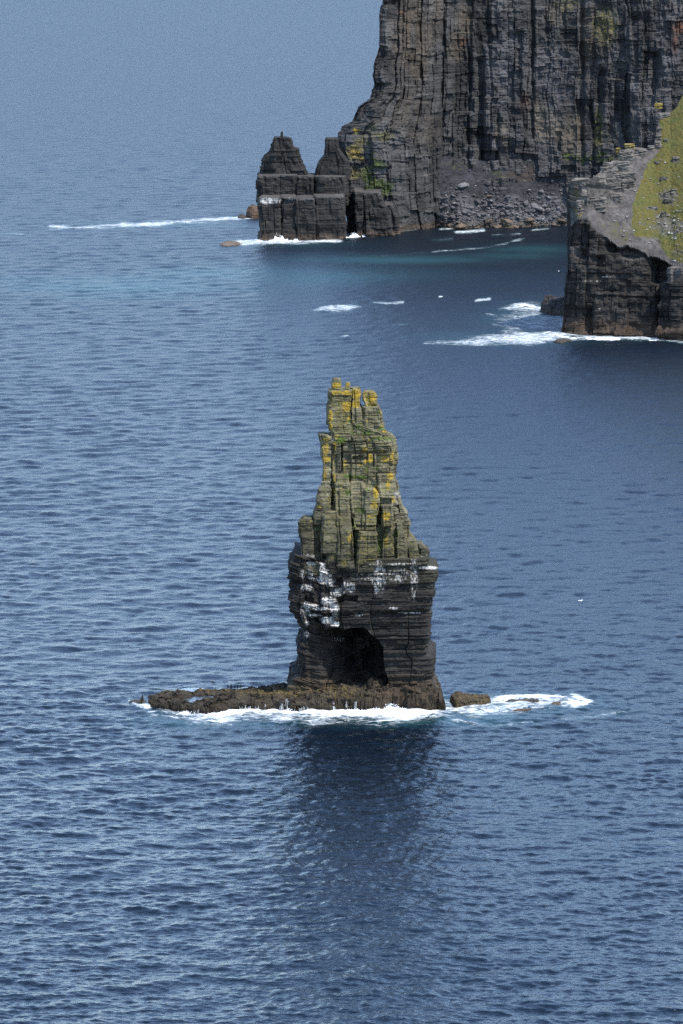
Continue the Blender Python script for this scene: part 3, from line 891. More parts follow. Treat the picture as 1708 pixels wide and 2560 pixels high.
CR = M['cliff_rock']

# ================================================================== FAR HEADLAND
YT = 2108.0
far = empty('cliff_headland', (30, 2150, 0), 'huge dark fluted cliff filling the upper right, two pointed rocks at its left toe', 'cliff')
BEDF = bounds(-5, 220, .5, 3.2, 211)
def far_disp(seed, amp=1.0, w=3.0, st=.5, off=0.0):
    def f(P, N, s, k):
        zz = P[:, 2] + .8 * fbm(P, .05, 204, 2)
        o, d = strata(s, zz, BEDF, 231 + seed, 9)
        c, dc = columns(s + 7 * seed, P[:, 2], w, 9, 241 + seed)
        c2, dc2 = columns(s + 3 * seed, P[:, 2], w * .45, 4, 251 + seed)
        r = st * (o - .5) + 1.1 * (c - .5) + .6 * (c2 - .5) + 1.6 * fbm(P, .1, 202 + seed, 4, .55)
        r += 1.6 * fbm(P, .3, 273 + seed, 4, .6)
        r -= .25 * (d < .12) * (vn(s * .15, zz * .3, 0 * s, 271) > .5) + .35 * (dc < .2) * (vn(s * .1, zz * .15, 0 * s, 274) > .55)
        return r * amp + off
    return f
def far_col(base=.022, warm=1.0, ztop=None):
    def f(P, N, k):
        px, py = proj(P)
        n = fbm(P, .08, 261, 3)
        b = base * (1 + 1.1 * n + .3 * (hsh(6, k) - .5))
        t = np.stack([b * 1.10 * warm, b, b * .92], 1)
        br = sst(3.5, 1.0, P[:, 2] + 1.5 * fbm(P, .2, 262, 2))[:, None]
        t = t * (1 - br) + br * np.array([.060, .043, .030])
        if ztop is not None:
            w_ = (sst(1.5, .3, ztop - P[:, 2] + 1.0 * fbm(P, .4, 263, 2)) * .7)[:, None]
            t = t * (1 - w_) + w_ * np.array([.070, .064, .058])
        z = 0 * b
        x, y = (px - 540) / .33163, (py - 300) / .33163
        gu = blob(x, y, [(400, 612, 80, 26, .62), (560, 595, 40, 10, .4)])
        return t, np.stack([z + .03, gu, z], 1)
    return f
def far_body(name, Lp, Rp, yf, yb, zcuts, seed, f=C5, off=0.0, label=None, res=.36, amp=1.0, w=3.0, rc=.25, base=.022, edge=.15):
    Lq, Rq = prof(Lp, f, yf + 2), prof(Rp, f, yf + 2)
    z0, z1 = min(q[0] for q in Lq + Rq), max(q[0] for q in Lq + Rq)
    out = body(name, far, CR, Lq, Rq, [(z0, yf), (z1, yf + .03 * (z1 - z0))], [(z0, yb), (z1, yb - .2 * (z1 - z0))], [z0] + list(zcuts) + [z1], res, .34, far_disp(seed, amp, w, off=off), far_col(base, 1.0, z1 if name in ('base_block', 'tier') else None), rc=rc, edge=edge, back=4)
    if label:
        for o in out: o['label'] = label
    return out
def zc5(y, Y=YT): return at(*C5(600, y), Y)[2]
far_body('base_block', [(333, 600), (330, 645), (340, 760), (345, 850), (318, 905), (310, 960)], [(488, 588), (492, 760), (494, 960)], 2092, 2135, [zc5(740)], 1, w=5, label='stepped base block of the left toe')
far_body('base_block', [(490, 582), (494, 760), (500, 960)], [(606, 590), (612, 760), (616, 960)], 2092.8, 2135, [zc5(765)], 2, w=4)
far_body('base_block', [(604, 592), (612, 760), (620, 960)], [(742, 594), (746, 760), (752, 960)], 2092, 2135, [zc5(690)], 3, w=4)
far_body('base_block', [(740, 596), (750, 760), (756, 960)], [(962, 578), (970, 760), (976, 960)], 2093.5, 2135, [zc5(650), zc5(780)], 4, w=5)
far_body('tier', [(320, 415), (318, 520), (322, 640)], [(610, 420), (614, 520), (616, 640)], 2111, 2134, [zc5(505, 2109)], 5, w=4)
far_body('tier', [(606, 422), (612, 520), (612, 640)], [(738, 432), (742, 520), (742, 640)], 2111.6, 2134, [], 6, w=4)
far_body('tier', [(745, 424), (746, 520), (746, 640)], [(972, 424), (990, 520), (1000, 640)], 2112, 2136, [zc5(500, 2110)], 7, w=4)
far_body('spire', [(430, 132), (415, 180), (410, 235), (380, 260), (345, 310), (340, 350), (326, 362), (322, 430)], [(540, 135), (568, 140), (590, 208), (628, 220), (635, 280), (665, 330), (690, 380), (712, 430)], 2119, 2133, [zc5(225, 2112), zc5(320, 2112)], 8, w=2.4, amp=.9, off=-.7, label='pointed left rock of the toe with a stone finger on top')
far_body('stone_finger', [(490, 85), (486, 110), (482, 150)], [(505, 85), (506, 110), (512, 150)], 2115, 2117, [], 9, amp=.15, res=.2)
far_body('spire', [(834, 150), (822, 268), (792, 300), (768, 332), (750, 405), (746, 440)], [(918, 138), (924, 215), (952, 262), (1000, 320), (1012, 440)], 2119.5, 2134, [zc5(270, 2121)], 10, w=2.4, amp=.55, label='blunt leaning right rock of the toe')
far_body('base_block', [(1040, 540), (1050, 700), (1062, 960)], [(1110, 545), (1110, 700), (1110, 960)], 2110, 2140, [], 11, w=4)
far_body('base_block', [(1100, 550), (1105, 700), (1105, 960)], [(1235, 560), (1300, 700), (1365, 960)], 2112, 2145, [zc5(700, 2114)], 12, w=4)
far_body('base_block', [(1240, 640), (1245, 700), (1250, 960)], [(1330, 650), (1372, 740), (1390, 960)], 2116, 2145, [], 13, w=3)

# ---- the great wall, cut into buttresses along its gullies
WALL_L = [(954, -700), (954, -60), (954, 0), (949, 42), (950, 84), (948, 121), (941, 143), (933, 169), (932, 195), (936, 211), (925, 248), (896, 269), (880, 306), (857, 317), (852, 330), (847, 332), (845, 371), (858, 400), (862, 456), (866, 540), (868, 600)]
def wall_Y(X):
    Xr = X - at(880, 300, 2132)[0]
    return 2132 + 36 * sst(10, 52, Xr) + 3 * sst(60, 120, Xr) - 12 * sst(85, 135, Xr)
def build_wall():
    Yl = 2132.0
    L = np.array(sorted([(at(x, y, Yl)[2], at(x, y, Yl)[0]) for x, y in WALL_L]))
    nr_, res = 330, .36
    zs = np.concatenate([np.linspace(-2, 108, 320), np.linspace(108, 116, 12)[1:]])
    # plan path: side return, then the face to the right, receding
    x1 = at(1960, 300, 2195)[0]
    face = np.arange(0, 185, res)
    side = np.arange(60, 0, -1.2)
    sdist = np.concatenate([-side, face])
    n = len(sdist)
    S = np.tile(sdist, len(zs)); Z = np.repeat(zs, n)
    xl = np.interp(Z, L[:, 0], L[:, 1])
    xlb = np.interp(np.maximum(Z, 30), L[:, 0], L[:, 1])
    sf = np.maximum(S, 0)
    fw = np.clip(sf / (x1 - xl), 0, None)
    xr_ = np.interp(60.0, L[:, 0], L[:, 1])
    xt = np.linspace(0, x1 - xr_, 3000)
    lt = np.concatenate([[0], np.cumsum(np.hypot(np.diff(xt), np.diff(wall_Y(xr_ + xt))))])
    X = xr_ + np.interp(sf * lt[-1] / face[-1], lt, xt) + (xl - xr_) * np.exp(-(sf / 16.0) ** 1.5)
    Yb = wall_Y(X)
    Yb = Yb + .09 * Z
    Yb = Yb + 22 * (1 - sst(0, 26, Z)) * 0
    X = X + np.where(S < 0, -S * .25, 0)
    Y = Yb + np.where(S < 0, -S * 1.0, 0)
    # rounded left corner
    cr = np.clip(1 - sf / 4.0, 0, 1) ** 2 * (S >= 0)
    Y = Y + 2.0 * cr
    P = np.stack([X, Y, Z], 1)
    wz = Z + 5 * fbm(P, .03, 281, 2)
    warp = 7.0 * fbm(np.stack([S, 0 * S, Z], 1), .035, 282, 4, .55)
    s2 = S + warp
    big, db = columns(s2, wz, 9, 90, 283)
    mid, dm = columns(s2 + 40, wz, 3.6, 26, 284)
    fin, dfn = columns(s2 + 80, wz, 1.5, 7, 285)
    hi, dh = columns(s2 + 20, wz, 4.5, 8, 286)
    jg, dj = columns(S + 55 + .6 * warp, Z + 3 * fbm(P, .1, 299, 2), 2.2, 2.6, 296)
    o, d = strata(S, wz, BEDF, 287, 12)
    blk, dk_ = columns(S + 33 + .5 * warp, Z + 6 * fbm(P, .05, 300, 2), 12, 17, 294)
    r = 2.4 * (big - .5) + 2.4 * (blk - .5) + .9 * (mid - .5) + .4 * (fin - .5) + 1.7 * (hi - .5) + 1.1 * (jg - .5) * sst(.4, .6, vn(S * .08, Z * .06, 0 * S, 293)) + .4 * (o - .5) + 3.8 * fbm(P, .07, 288, 4, .6, sz=.6) + 2.4 * fbm(P, .3, 289, 5, .65)
    r -= .9 * np.exp(-(db / .5) ** 2) * sst(.35, .6, vn(s2 * .1, wz * .03, 0 * S, 298)) + .35 * (dm < .22) * (vn(s2 * .2, wz * .08, 0 * S, 290) > .55)
    # the main dark gullies
    px, py = proj(P)
    gx = (px - 880) / .52806; gy = py / .52806
    for x0, wd, dep, ya, yb in ((430, 14, 3, 0, 600), (610, 16, 4.5, 300, 760), (560, 10, 2, 100, 420), (690, 8, 2.2, 550, 760), (855, 8, 3, 0, 640), (1090, 10, 3.5, 0, 760), (1170, 14, 3, 350, 560), (380, 8, 2, 330, 480), (790, 10, 2, 180, 300), (1440, 14, 4, 280, 420), (1250, 12, 2.5, 420, 520), (240, 6, 1.6, 0, 360)):
        r -= .75 * dep * np.exp(-((gx + 14 * fbm(P, .06, 291, 3) - x0) / wd) ** 2) * sst(ya - 40, ya, gy) * sst(yb + 40, yb, gy)
    # grooved rock and overhang shadow lines at the foot
    for x0, x1_, y0, y1_, dep in ((610, 690, 715, 760, 3), (430, 470, 650, 680, 1.6), (540, 600, 620, 640, 1.4)):
        r -= dep * ((gx > x0) & (gx < x1_) & (gy > y0) & (gy < y1_))
    fade = sst(-6, 3, S) * .8 + .2
    r *= fade
    P[:, 1] -= np.where(S >= 0, r, 0)
    P[:, 0] -= np.where(S < 0, r * .8, 0) + np.where((S >= 0) & (S < 5), r * .35 * (1 - S / 5), 0)
    # colour of the stone
    n1 = fbm(P, .05, 295, 4)
    b = .037 * (1 + 1.9 * n1 + .8 * (mid - .5) + .7 * (hi - .5))
    b = np.clip(b, .012, .12)
    tint = np.stack([b * 1.04, b * 1.0, b * .97], 1)
    def pat(c, lst, a=1.0):
        w = (blob(gx, gy, lst) * np.clip(.6 + 2.2 * fbm(np.stack([S, 0 * S, Z * .25], 1), .25, 297, 3) + .3, 0, 1) * a)[:, None]
        return tint * (1 - w) + w * np.array(c)
    tint = pat((.066, .053, .038), [(300, 180, 110, 200, .85), (380, 60, 60, 80, .7), (490, 220, 40, 80, .6), (530, 100, 40, 80, .6), (1120, 150, 40, 190, .8), (970, 60, 60, 60, .5), (1200, 150, 40, 90, .5)])
    tint = pat((.115, .094, .066), [(885, 560, 36, 100, .95), (950, 600, 60, 80, .75), (1020, 640, 40, 90, .6), (720, 640, 40, 60, .45), (1075, 640, 30, 100, .55)])
    tint = pat((.062, .061, .062), [(740, 320, 60, 220, .8), (950, 380, 90, 200, .7), (660, 300, 40, 160, .6), (1490, 200, 60, 160, .7), (820, 260, 40, 120, .5), (400, 300, 40, 120, .5)])
    tint = pat((.12, .046, .022), [(1545, 130, 30, 30, .6), (1530, 200, 16, 50, .5), (520, 200, 20, 24, .25), (235, 60, 20, 12, .4), (820, 470, 30, 40, .18)])
    tint = pat((.056, .047, .037), [(230, 520, 130, 110, .8), (330, 600, 100, 110, .6)])
    g5x, g5y = (px - 540) / .33163, (py - 300) / .33163
    li = blob(g5x, g5y, [(1045, 240, 60, 60, .66), (1100, 180, 60, 60, .5), (1060, 80, 30, 26, .7), (1090, 290, 30, 24, .66), (1260, 120, 80, 40, .4), (1050, 400, 50, 60, .4), (1180, 60, 40, 40, .34), (1130, 400, 40, 40, .4)])
    li = np.maximum(li * .95, .03)
    li = np.maximum(li, blob(gx, gy, [(1170, 620, 24, 120, .34), (1200, 120, 60, 90, .36), (1010, 20, 60, 40, .34)]))
    gr = blob(g5x, g5y, [(1230, 510, 110, 70, .85), (1260, 350, 40, 30, .6), (1140, 420, 60, 80, .5), (1190, 470, 60, 40, .6), (1190, 270, 40, 60, .36)])
    gr = np.maximum(gr, blob(gx, gy, [(1020, 740, 30, 20, .6), (1100, 745, 60, 24, .5), (1190, 745, 50, 30, .55), (130, 780, 40, 20, .6)]))
    br = sst(3.5, 1.0, Z)[:, None]
    tint = tint * (1 - br) + br * np.array([.060, .043, .030])
    mixc = np.stack([li, 0 * li, gr], 1)
    cuts = [0]
    for gxv in (240, 430, 610, 700, 855, 960, 1090, 1290, 1440):
        xw = at(880 + .52806 * gxv, 200, 2185)[0]
        row = 200
        cuts.append(int(np.argmin(np.abs(X.reshape(len(zs), n)[row] - xw) + 1e3 * (sdist < 0))))
    cuts = sorted(set(cuts + [n - 1]))
    G = lambda A, c0, c1: A.reshape(len(zs), n, -1)[:, c0:c1 + 1].reshape(-1, A.shape[1])
    for c0, c1 in zip(cuts[:-1], cuts[1:]):
        mesh('buttress', G(P, c0, c1), gridq(len(zs), c1 - c0 + 1), (), CR, far, False, G(tint, c0, c1), G(mixc, c0, c1))
    # grassy land on top, out of the picture
    top = P.reshape(len(zs), n, 3)[-1]
    V = np.concatenate([top, top + np.array([30, 300, 4])])
    q = gridq(2, n)
    g = np.zeros((len(V), 3)); g[:, 2] = 1
    mesh('clifftop', V, q, (), M['slope'], far, False, np.full((len(V), 3), .08), g)
    return P.reshape(len(zs), n, 3)
build_wall()

# ================================================================== BOULDER BEACH AND SCREE
def sheet(name, parent, mat, A, B, nu, nv, disp, col, prof_=lambda v: v, smooth=False):
    def rs(C, n):
        C = np.array(C, float)
        t = np.concatenate([[0], np.cumsum(np.hypot(np.diff(C[:, 0]), np.diff(C[:, 1])) + .3 * np.abs(np.diff(C[:, 2])))])
        return t / t[-1], C
    if isinstance(A, tuple): (A, ta), (B, tb) = A, B
    tA, A = rs(A, nu); tB, B = rs(B, nu)
    u = np.linspace(0, 1, nu)
    a = np.stack([np.interp(u, tA, A[:, i]) for i in range(3)], 1)
    b = np.stack([np.interp(u, tB, B[:, i]) for i in range(3)], 1)
    v = np.linspace(0, 1, nv)[:, None, None]
    P = a[None] * (1 - v) + b[None] * v
    P[:, :, 2] = a[None, :, 2] + (b - a)[None, :, 2] * prof_(v[:, :, 0])
    du = np.gradient(P, axis=1); dv = np.gradient(P, axis=0)
    N = np.cross(du, dv); N /= np.linalg.norm(N, axis=2, keepdims=True) + 1e-9
    P, N = P.reshape(-1, 3), N.reshape(-1, 3)
    o = disp(P, N)
    P = P + N * o[:, None] if o.ndim == 1 else P + o
    tint, mixc = col(P, N)
    return mesh(name, P, gridq(nv, nu), (), mat, parent, smooth, tint, mixc), P.reshape(nv, nu, 3)

def bc(pts, z): return [onz(*C7(*p), z) for p in pts]
SH_A = bc([(-130, 690), (0, 668), (120, 648), (300, 640), (500, 662), (700, 648), (900, 655), (1100, 640), (1300, 636), (1500, 630), (1800, 620)], -1.0)
def foot(x, y):
    px = C7(x, y)[0]
    Y = 2150.0
    for _ in range(6): Y = float(wall_Y(np.array([at(px, 400, Y)[0]]))[0]) + 3.5
    return at(*C7(x, y), Y)
SH_B = [foot(x, y) for x, y, Y in [(-130, 420, 2140), (0, 400, 2150), (110, 300, 2165), (200, 150, 2165), (300, 95, 2186), (500, 95, 2188), (700, 130, 2188), (900, 110, 2188), (1100, 70, 2188), (1300, 60, 2186), (1500, 50, 2180), (1800, 40, 2175)]]
def beach_disp(P, N):
    v = sst(10, 2, P[:, 2])
    cw = np.floor(P[:, 0] / 1.6 + fbm(P, .4, 311, 2) * 2); cv = np.floor(P[:, 1] / 1.8 + 4 * hsh(312, cw))
    return 1.4 * fbm(P, .12, 313, 4, .6) + v * .8 * (hsh(314, cw, cv) - .4) + .5 * fbm(P, .7, 315, 3, .6)
def beach_col(P, N):
    px, py = proj(P)
    x, y = (px - 980) / .33163, (py - 360) / .33163
    n = fbm(P, .1, 321, 3); n2 = fbm(P, .6, 322, 3)
    w = sst(330, 480, y + 60 * n)[:, None]
    t = (1 - w) * np.array([.027, .026, .029]) + w * np.array([.058, .055, .056])
    t = t * (1 + 1.0 * n + 1.2 * n2)[:, None]
    dk = blob(x, y, [(960, 210, 140, 60, .8), (1000, 270, 120, 20, .5)])[:, None]
    t = t * (1 - dk) + dk * np.array([.042, .030, .022])
    br = sst(2.6, .8, P[:, 2] + 1.2 * n)[:, None]
    t = t * (1 - br) + br * np.array([.07, .05, .032])
    gr = blob(x, y, [(810, 200, 60, 40, .66), (840, 260, 40, 40, .66), (500, 160, 160, 40, .28), (1330, 100, 60, 40, .7), (1450, 140, 140, 70, .5), (930, 130, 120, 30, .38), (1200, 150, 100, 60, .3), (1380, 200, 80, 60, .4)])
    z = 0 * n
    return t, np.stack([z, z, gr], 1)
beach, BP = sheet('beach', None, CR, SH_A, SH_B, 300, 140, beach_disp, beach_col, lambda v: .42 * v + .58 * v ** 2.2)
tag(beach, 'grey boulder beach and scree slope below the far cliff', 'beach', kind='structure')

def stone_mesh(seed, sub=2, amt=.45):
    """angular boulder: a subdivided block with broken corners"""
    import bmesh
    bm = bmesh.new()
    bmesh.ops.create_icosphere(bm, subdivisions=sub, radius=1)
    g = np.random.default_rng(seed)
    pl = [(Vector(g.normal(size=3)).normalized(), .55 + .3 * g.random()) for _ in range(9)]
    for v in bm.verts:
        for nrm, dist in pl:
            q = v.co.dot(nrm)
            if q > dist: v.co -= nrm * (q - dist)
    sc = (1.0 + .35 * g.random(), .85 + .2 * g.random(), .55 + .25 * g.random())
    for v in bm.verts: v.co = Vector((v.co.x * sc[0], v.co.y * sc[1], v.co.z * sc[2]))
    me = bpy.data.meshes.new('boulder')
    bm.to_mesh(me); bm.free()
    return me
def stone_mat(name, a, b):
    t = NT(name)
    oi = t.n('ShaderNodeObjectInfo')
    n = t.noise(1.2, 5, .65)
    c = t.mix(oi.outputs['Random'], a, b)
    c2 = t.mix(t.ramp(n, .3, .7), t.mix(1.0, c, (.55, .55, .55), 'MULTIPLY'), t.mix(1.0, c, (1.4, 1.4, 1.4), 'MULTIPLY'))
    t.l(c2, t.b.inputs['Base Color'])
    t.b.inputs['Roughness'].default_value = .85
    t.l(t.bump(t.noise(2.5, 4, .7), .25, .8), t.b.inputs['Normal'])
    return t.m
M['grey_stone'] = stone_mat('grey_stone', (.040, .038, .039), (.105, .10, .10))
M['wet_stone'] = stone_mat('wet_stone', (.048, .035, .024), (.11, .078, .05))
M['pale_stone'] = stone_mat('pale_stone', (.09, .087, .086), (.13, .126, .124))
M['orange_stone'] = stone_mat('orange_stone', (.30, .13, .055), (.34, .15, .06))
ST = {k: [stone_mesh(s) for s in range(7)] for k in ('grey_stone', 'wet_stone', 'pale_stone', 'orange_stone')}
for k, l in ST.items():
    for me in l: me.materials.append(M[k])
bpx, bpy_ = proj(BP.reshape(-1, 3))
def on_beach(px, py):
    i = np.argmin((bpx - px) ** 2 + 4 * (bpy_ - py) ** 2)
    return BP.reshape(-1, 3)[i]
def boulder(px, py, r, kind, label, group, cat='boulder', sink=.25, flat=1.0):
    p = on_beach(px, py)
    o = bpy.data.objects.new('boulder', random.choice(ST[kind]))
    COL.objects.link(o)
    o.location = (p[0], p[1], p[2] + r * (.5 - sink))
    o.rotation_euler = (random.uniform(-.3, .3), random.uniform(-.3, .3), random.uniform(0, 6.28))
    o.scale = (r * random.uniform(.9, 1.25), r * random.uniform(.85, 1.1), r * random.uniform(.8, 1.1) * flat)
    tag(o, label, cat, group)
    return o
SPECIAL = [((540, 325), 2.3, 'pale_stone', 'largest pale slab boulder standing alone on the dark scree'), ((490, 335), .85, 'grey_stone', 'small grey boulder leaning left of the largest pale boulder'), ((229, 290), .85, 'orange_stone', 'round orange boulder on the upper left scree'),
           ((588, 205), .7, 'pale_stone', 'small whitish stone high on the scree'), ((305, 350), 1.2, 'grey_stone', 'grey boulder on the left scree below the orange one'), ((462, 398), 1.2, 'grey_stone', 'squarish grey boulder below the largest pale boulder'),
           ((400, 408), 1.1, 'grey_stone', 'upright grey boulder left of the squarish one'), ((740, 438), 1.6, 'pale_stone', 'pale angular boulder at the middle of the beach top'), ((728, 400), 1.1, 'wet_stone', 'brown boulder behind the pale angular one'),
           ((1037, 352), 1.1, 'pale_stone', 'pale boulder at the upper right of the beach'), ((1250, 228), .7, 'grey_stone', 'lone grey stone high on the right scree'), ((375, 550), 2.6, 'grey_stone', 'broad pale grey boulder low on the left beach'),
           ((215, 525), 2.3, 'grey_stone', 'broad dark grey boulder at the left end of the beach'), ((1105, 500), 2.8, 'pale_stone', 'broad pale boulder low on the right beach'), ((520, 635), 2.6, 'wet_stone', 'brown wedge boulder sticking out into the water'),
           ((720, 595), 2.6, 'wet_stone', 'wide brown boulder at the middle of the waterline'), ((860, 592), 2.6, 'wet_stone', 'wide brown boulder right of the middle of the waterline'), ((1040, 582), 2.2, 'wet_stone', 'brown boulder on the right waterline'), ((1270, 590), 2.4, 'wet_stone', 'rust-brown boulder near the right end of the beach')]
for (cx, cy), r, kind, lab in SPECIAL:
    boulder(*C7(cx, cy), r, kind, lab, 'boulders on the far beach', flat=.85)
g = np.random.default_rng(5)
cnt = 0
while cnt < 210:
    cx, cy = g.uniform(40, 1370), g.uniform(340, 585)
    dens = sst(400, 520, cy) * .95 + .04 + .2 * (cx > 850) * (cy > 360)
    if g.random() > dens: continue
    r = .5 + 1.5 * g.random() ** 3 + .5 * sst(440, 560, cy) * g.random()
    size = 'broad' if r > 1.5 else 'middling' if r > .85 else 'small'
    part_ = 'left' if cx < 480 else 'middle' if cx < 900 else 'right'
    row_ = 'top' if cy < 440 else 'middle' if cy < 515 else 'foot'
    lab = '%s dry grey boulder at the %s of the far beach, %s third' % (size, row_, part_)
    boulder(*C7(cx, cy), r, 'pale_stone' if g.random() < .03 else 'grey_stone', lab, 'dry boulders on the far beach: ' + ' '.join((size, row_, part_)))
    cnt += 1
for i in range(46):
    cx = g.uniform(60, 1370)
    cy = g.uniform(590, 632)
    r = .7 + 1.1 * g.random()
    size = 'broad' if r > 1.35 else 'small'
    part_ = 'left end' if cx < 390 else 'left centre' if cx < 720 else 'right centre' if cx < 1050 else 'right end'
    boulder(*C7(cx, cy), r, 'wet_stone', '%s wet brown boulder at the waterline, %s of the far beach' % (size, part_), 'wet boulders on the far beach: %s, %s' % (size, part_), flat=.7)
# small stones nobody could pick apart
def pebbles(name, pts, sizes, mat, label, cat, parent=None, tint=None):
    base = np.array([(1, 0, 0), (0, 1, 0), (-1, 0, 0), (0, -1, 0), (0, 0, .8), (0, 0, -.6)], float)
    F = np.array([(0, 1, 4), (1, 2, 4), (2, 3, 4), (3, 0, 4), (1, 0, 5), (2, 1, 5), (3, 2, 5), (0, 3, 5)])
    n = len(pts)
    gg = np.random.default_rng(len(pts))
    V = base[None] * gg.uniform(.6, 1.4, (n, 6, 1)) + gg.uniform(-.25, .25, (n, 6, 3))
    a = gg.uniform(0, 6.28, n)
    c, s_ = np.cos(a)[:, None], np.sin(a)[:, None]
    V = np.stack([V[:, :, 0] * c - V[:, :, 1] * s_, V[:, :, 0] * s_ + V[:, :, 1] * c, V[:, :, 2]], 2)
    V = V * np.asarray(sizes)[:, None, None] + np.asarray(pts)[:, None, :]
    Q = (F[None] + 6 * np.arange(n)[:, None, None]).reshape(-1, 3)
    T = None
    if tint is not None:
        T = np.repeat(np.array(tint)[None] * gg.uniform(.5, 1.6, (n, 1)), 6, 0)
    o = mesh(name, V.reshape(-1, 3), Q, (), mat, parent, False, T, np.zeros((n * 6, 3)))
    o['kind'] = 'stuff'
    if parent is None: tag(o, label, cat)
    return o
pp, ss = [], []
flat = BP.reshape(-1, 3)
while len(pp) < 6000:
    i = g.integers(len(flat)); x, y = (bpx[i] - 980) / .33163, (bpy_[i] - 360) / .33163
    if y > 620 or g.random() > .10 + .9 * sst(320, 460, y): continue
    pp.append(flat[i] + np.array([g.uniform(-.3, .3), g.uniform(-.3, .3), .05])); ss.append(.16 + .6 * g.random() ** 2.5)
pebbles('shingle', pp, ss, CR, 'small grey stones strewn between the boulders of the far beach', 'shingle', tint=(.072, .069, .070))

# ---- rocks off the far shore
rock_lump('rock', wp(C5, [(228, 735), (270, 742), (330, 742), (340, 720), (300, 705), (235, 712)]), 4.2, 'brown hump of rock behind the left toe of the far cliff', CR, (.085, .055, .036), seed=11, step=.4, blocky=.4)
rock_lump('reef', wp(C5, [(165, 738), (200, 745), (228, 738), (215, 722), (175, 722)]), 1.2, 'low dark reef left of the brown hump', CR, (.05, .042, .036), seed=12, step=.4)
rock_lump('reef', wp(C5, [(20, 940), (60, 955), (150, 950), (200, 938), (160, 925), (60, 925)]), .8, 'flat brown reef awash in front of the far toe', CR, (.09, .07, .055), seed=13, step=.5)
rock_lump('rock', [onz(x, y)[:2] for x, y in [(1352, 780), (1375, 787), (1400, 790), (1418, 785), (1420, 770), (1395, 772), (1370, 770)]], 4.6, 'dark double-humped rock in the surf left of the grassy headland', CR, (.035, .032, .032), seed=14, step=.4, blocky=.9)
rock_lump('reef', [onz(x, y)[:2] for x, y in [(1382, 856), (1400, 859), (1432, 853), (1420, 849), (1395, 850)]], .8, 'flat dark reef at the foot of the grassy headland', CR, (.05, .042, .036), seed=15, step=.35)

# ================================================================== NEAR GRASSY HEADLAND
head = empty('grassy_headland', (70, 1720, 0), 'grass-topped headland with grey scree and a sheer dark face at the right edge', 'headland')
RIM = [(168, 1205), (210, 1150), (255, 1120), (330, 1130), (420, 1220), (500, 1300), (600, 1368), (720, 1392), (800, 1410), (850, 1440), (930, 1470), (1030, 1510), (1090, 1545), (1204, 1558), (1500, 1600), (2000, 1640)]
RIDGE = [(168, 790), (200, 762), (260, 756), (350, 764), (385, 742), (440, 702), (480, 645), (540, 606), (610, 586), (625, 545), (640, 500), (700, 482), (770, 468), (870, 482), (910, 472), (930, 452), (948, 405), (962, 335), (976, 255), (998, 178), (1080, 160), (1150, 100), (1180, 30), (1210, -20), (1400, -200), (2000, -500)]
rx_, ry_ = np.array(RIM).T
gx_, gy_ = np.array(RIDGE).T
def base_Y(x): return np.interp(x, [90, 330, 980, 1204, 2000], [1722, 1716, 1710, 1702, 1690])
def headland_cols(xs, jit=False):
    rim, ridge = [], []
    for x in xs:
        ry = np.interp(x, rx_, ry_)
        if jit: ry += 52 * (vn(np.array([x / 34.0]), np.array([.5]), np.array([.5]), 661)[0] - .5) + 28 * (vn(np.array([x / 11.0]), np.array([.5]), np.array([.5]), 662)[0] - .5)
        Yr = base_Y(x) + 4
        p = at(*C8(x, ry), Yr)
        k = np.interp(x, [168, 400, 800, 1204], [.95, .95, .82, .80])
        q = C8(x, np.interp(x, gx_, gy_))
        m = (at(*q, 1000)[2] - CAM_H) / 1000
        Y2 = (CAM_H - p[2] + Yr * k) / (k - m)
        rim.append(p); ridge.append(at(*q, Y2))
    return np.array(rim), np.array(ridge)
HX = np.concatenate([np.linspace(168, 1230, 300), np.linspace(1260, 2000, 40)])
HR, HG = headland_cols(HX)
HJ = headland_cols(HX, True)[0] - HR
GRASS = [(975, 150), (985, 250), (1000, 350), (1000, 470), (940, 560), (890, 610), (850, 690), (810, 800), (770, 920), (738, 1020), (738, 1200), (755, 1285), (860, 1300), (960, 1340), (1010, 1400), (1070, 1480), (1204, 1535), (2100, 1600), (2100, -700), (1150, -300)]
def slope_xy(P):
    px, py = proj(P)
    return (px - 1380) / .27243, (py - 240) / .27243
ROCKY = [(1080, 930, 90, 80, .75), (1010, 1120, 90, 60, .6), (1080, 1200, 150, 90, .7), (930, 1200, 60, 50, .55), (900, 1350, 100, 60, .95), (1150, 1440, 70, 40, .5), (930, 1030, 70, 18, .7), (1030, 760, 60, 16, .7), (1140, 600, 50, 20, .6), (820, 1160, 50, 40, .5), (1050, 410, 30, 12, .7), (960, 610, 30, 16, .6)]
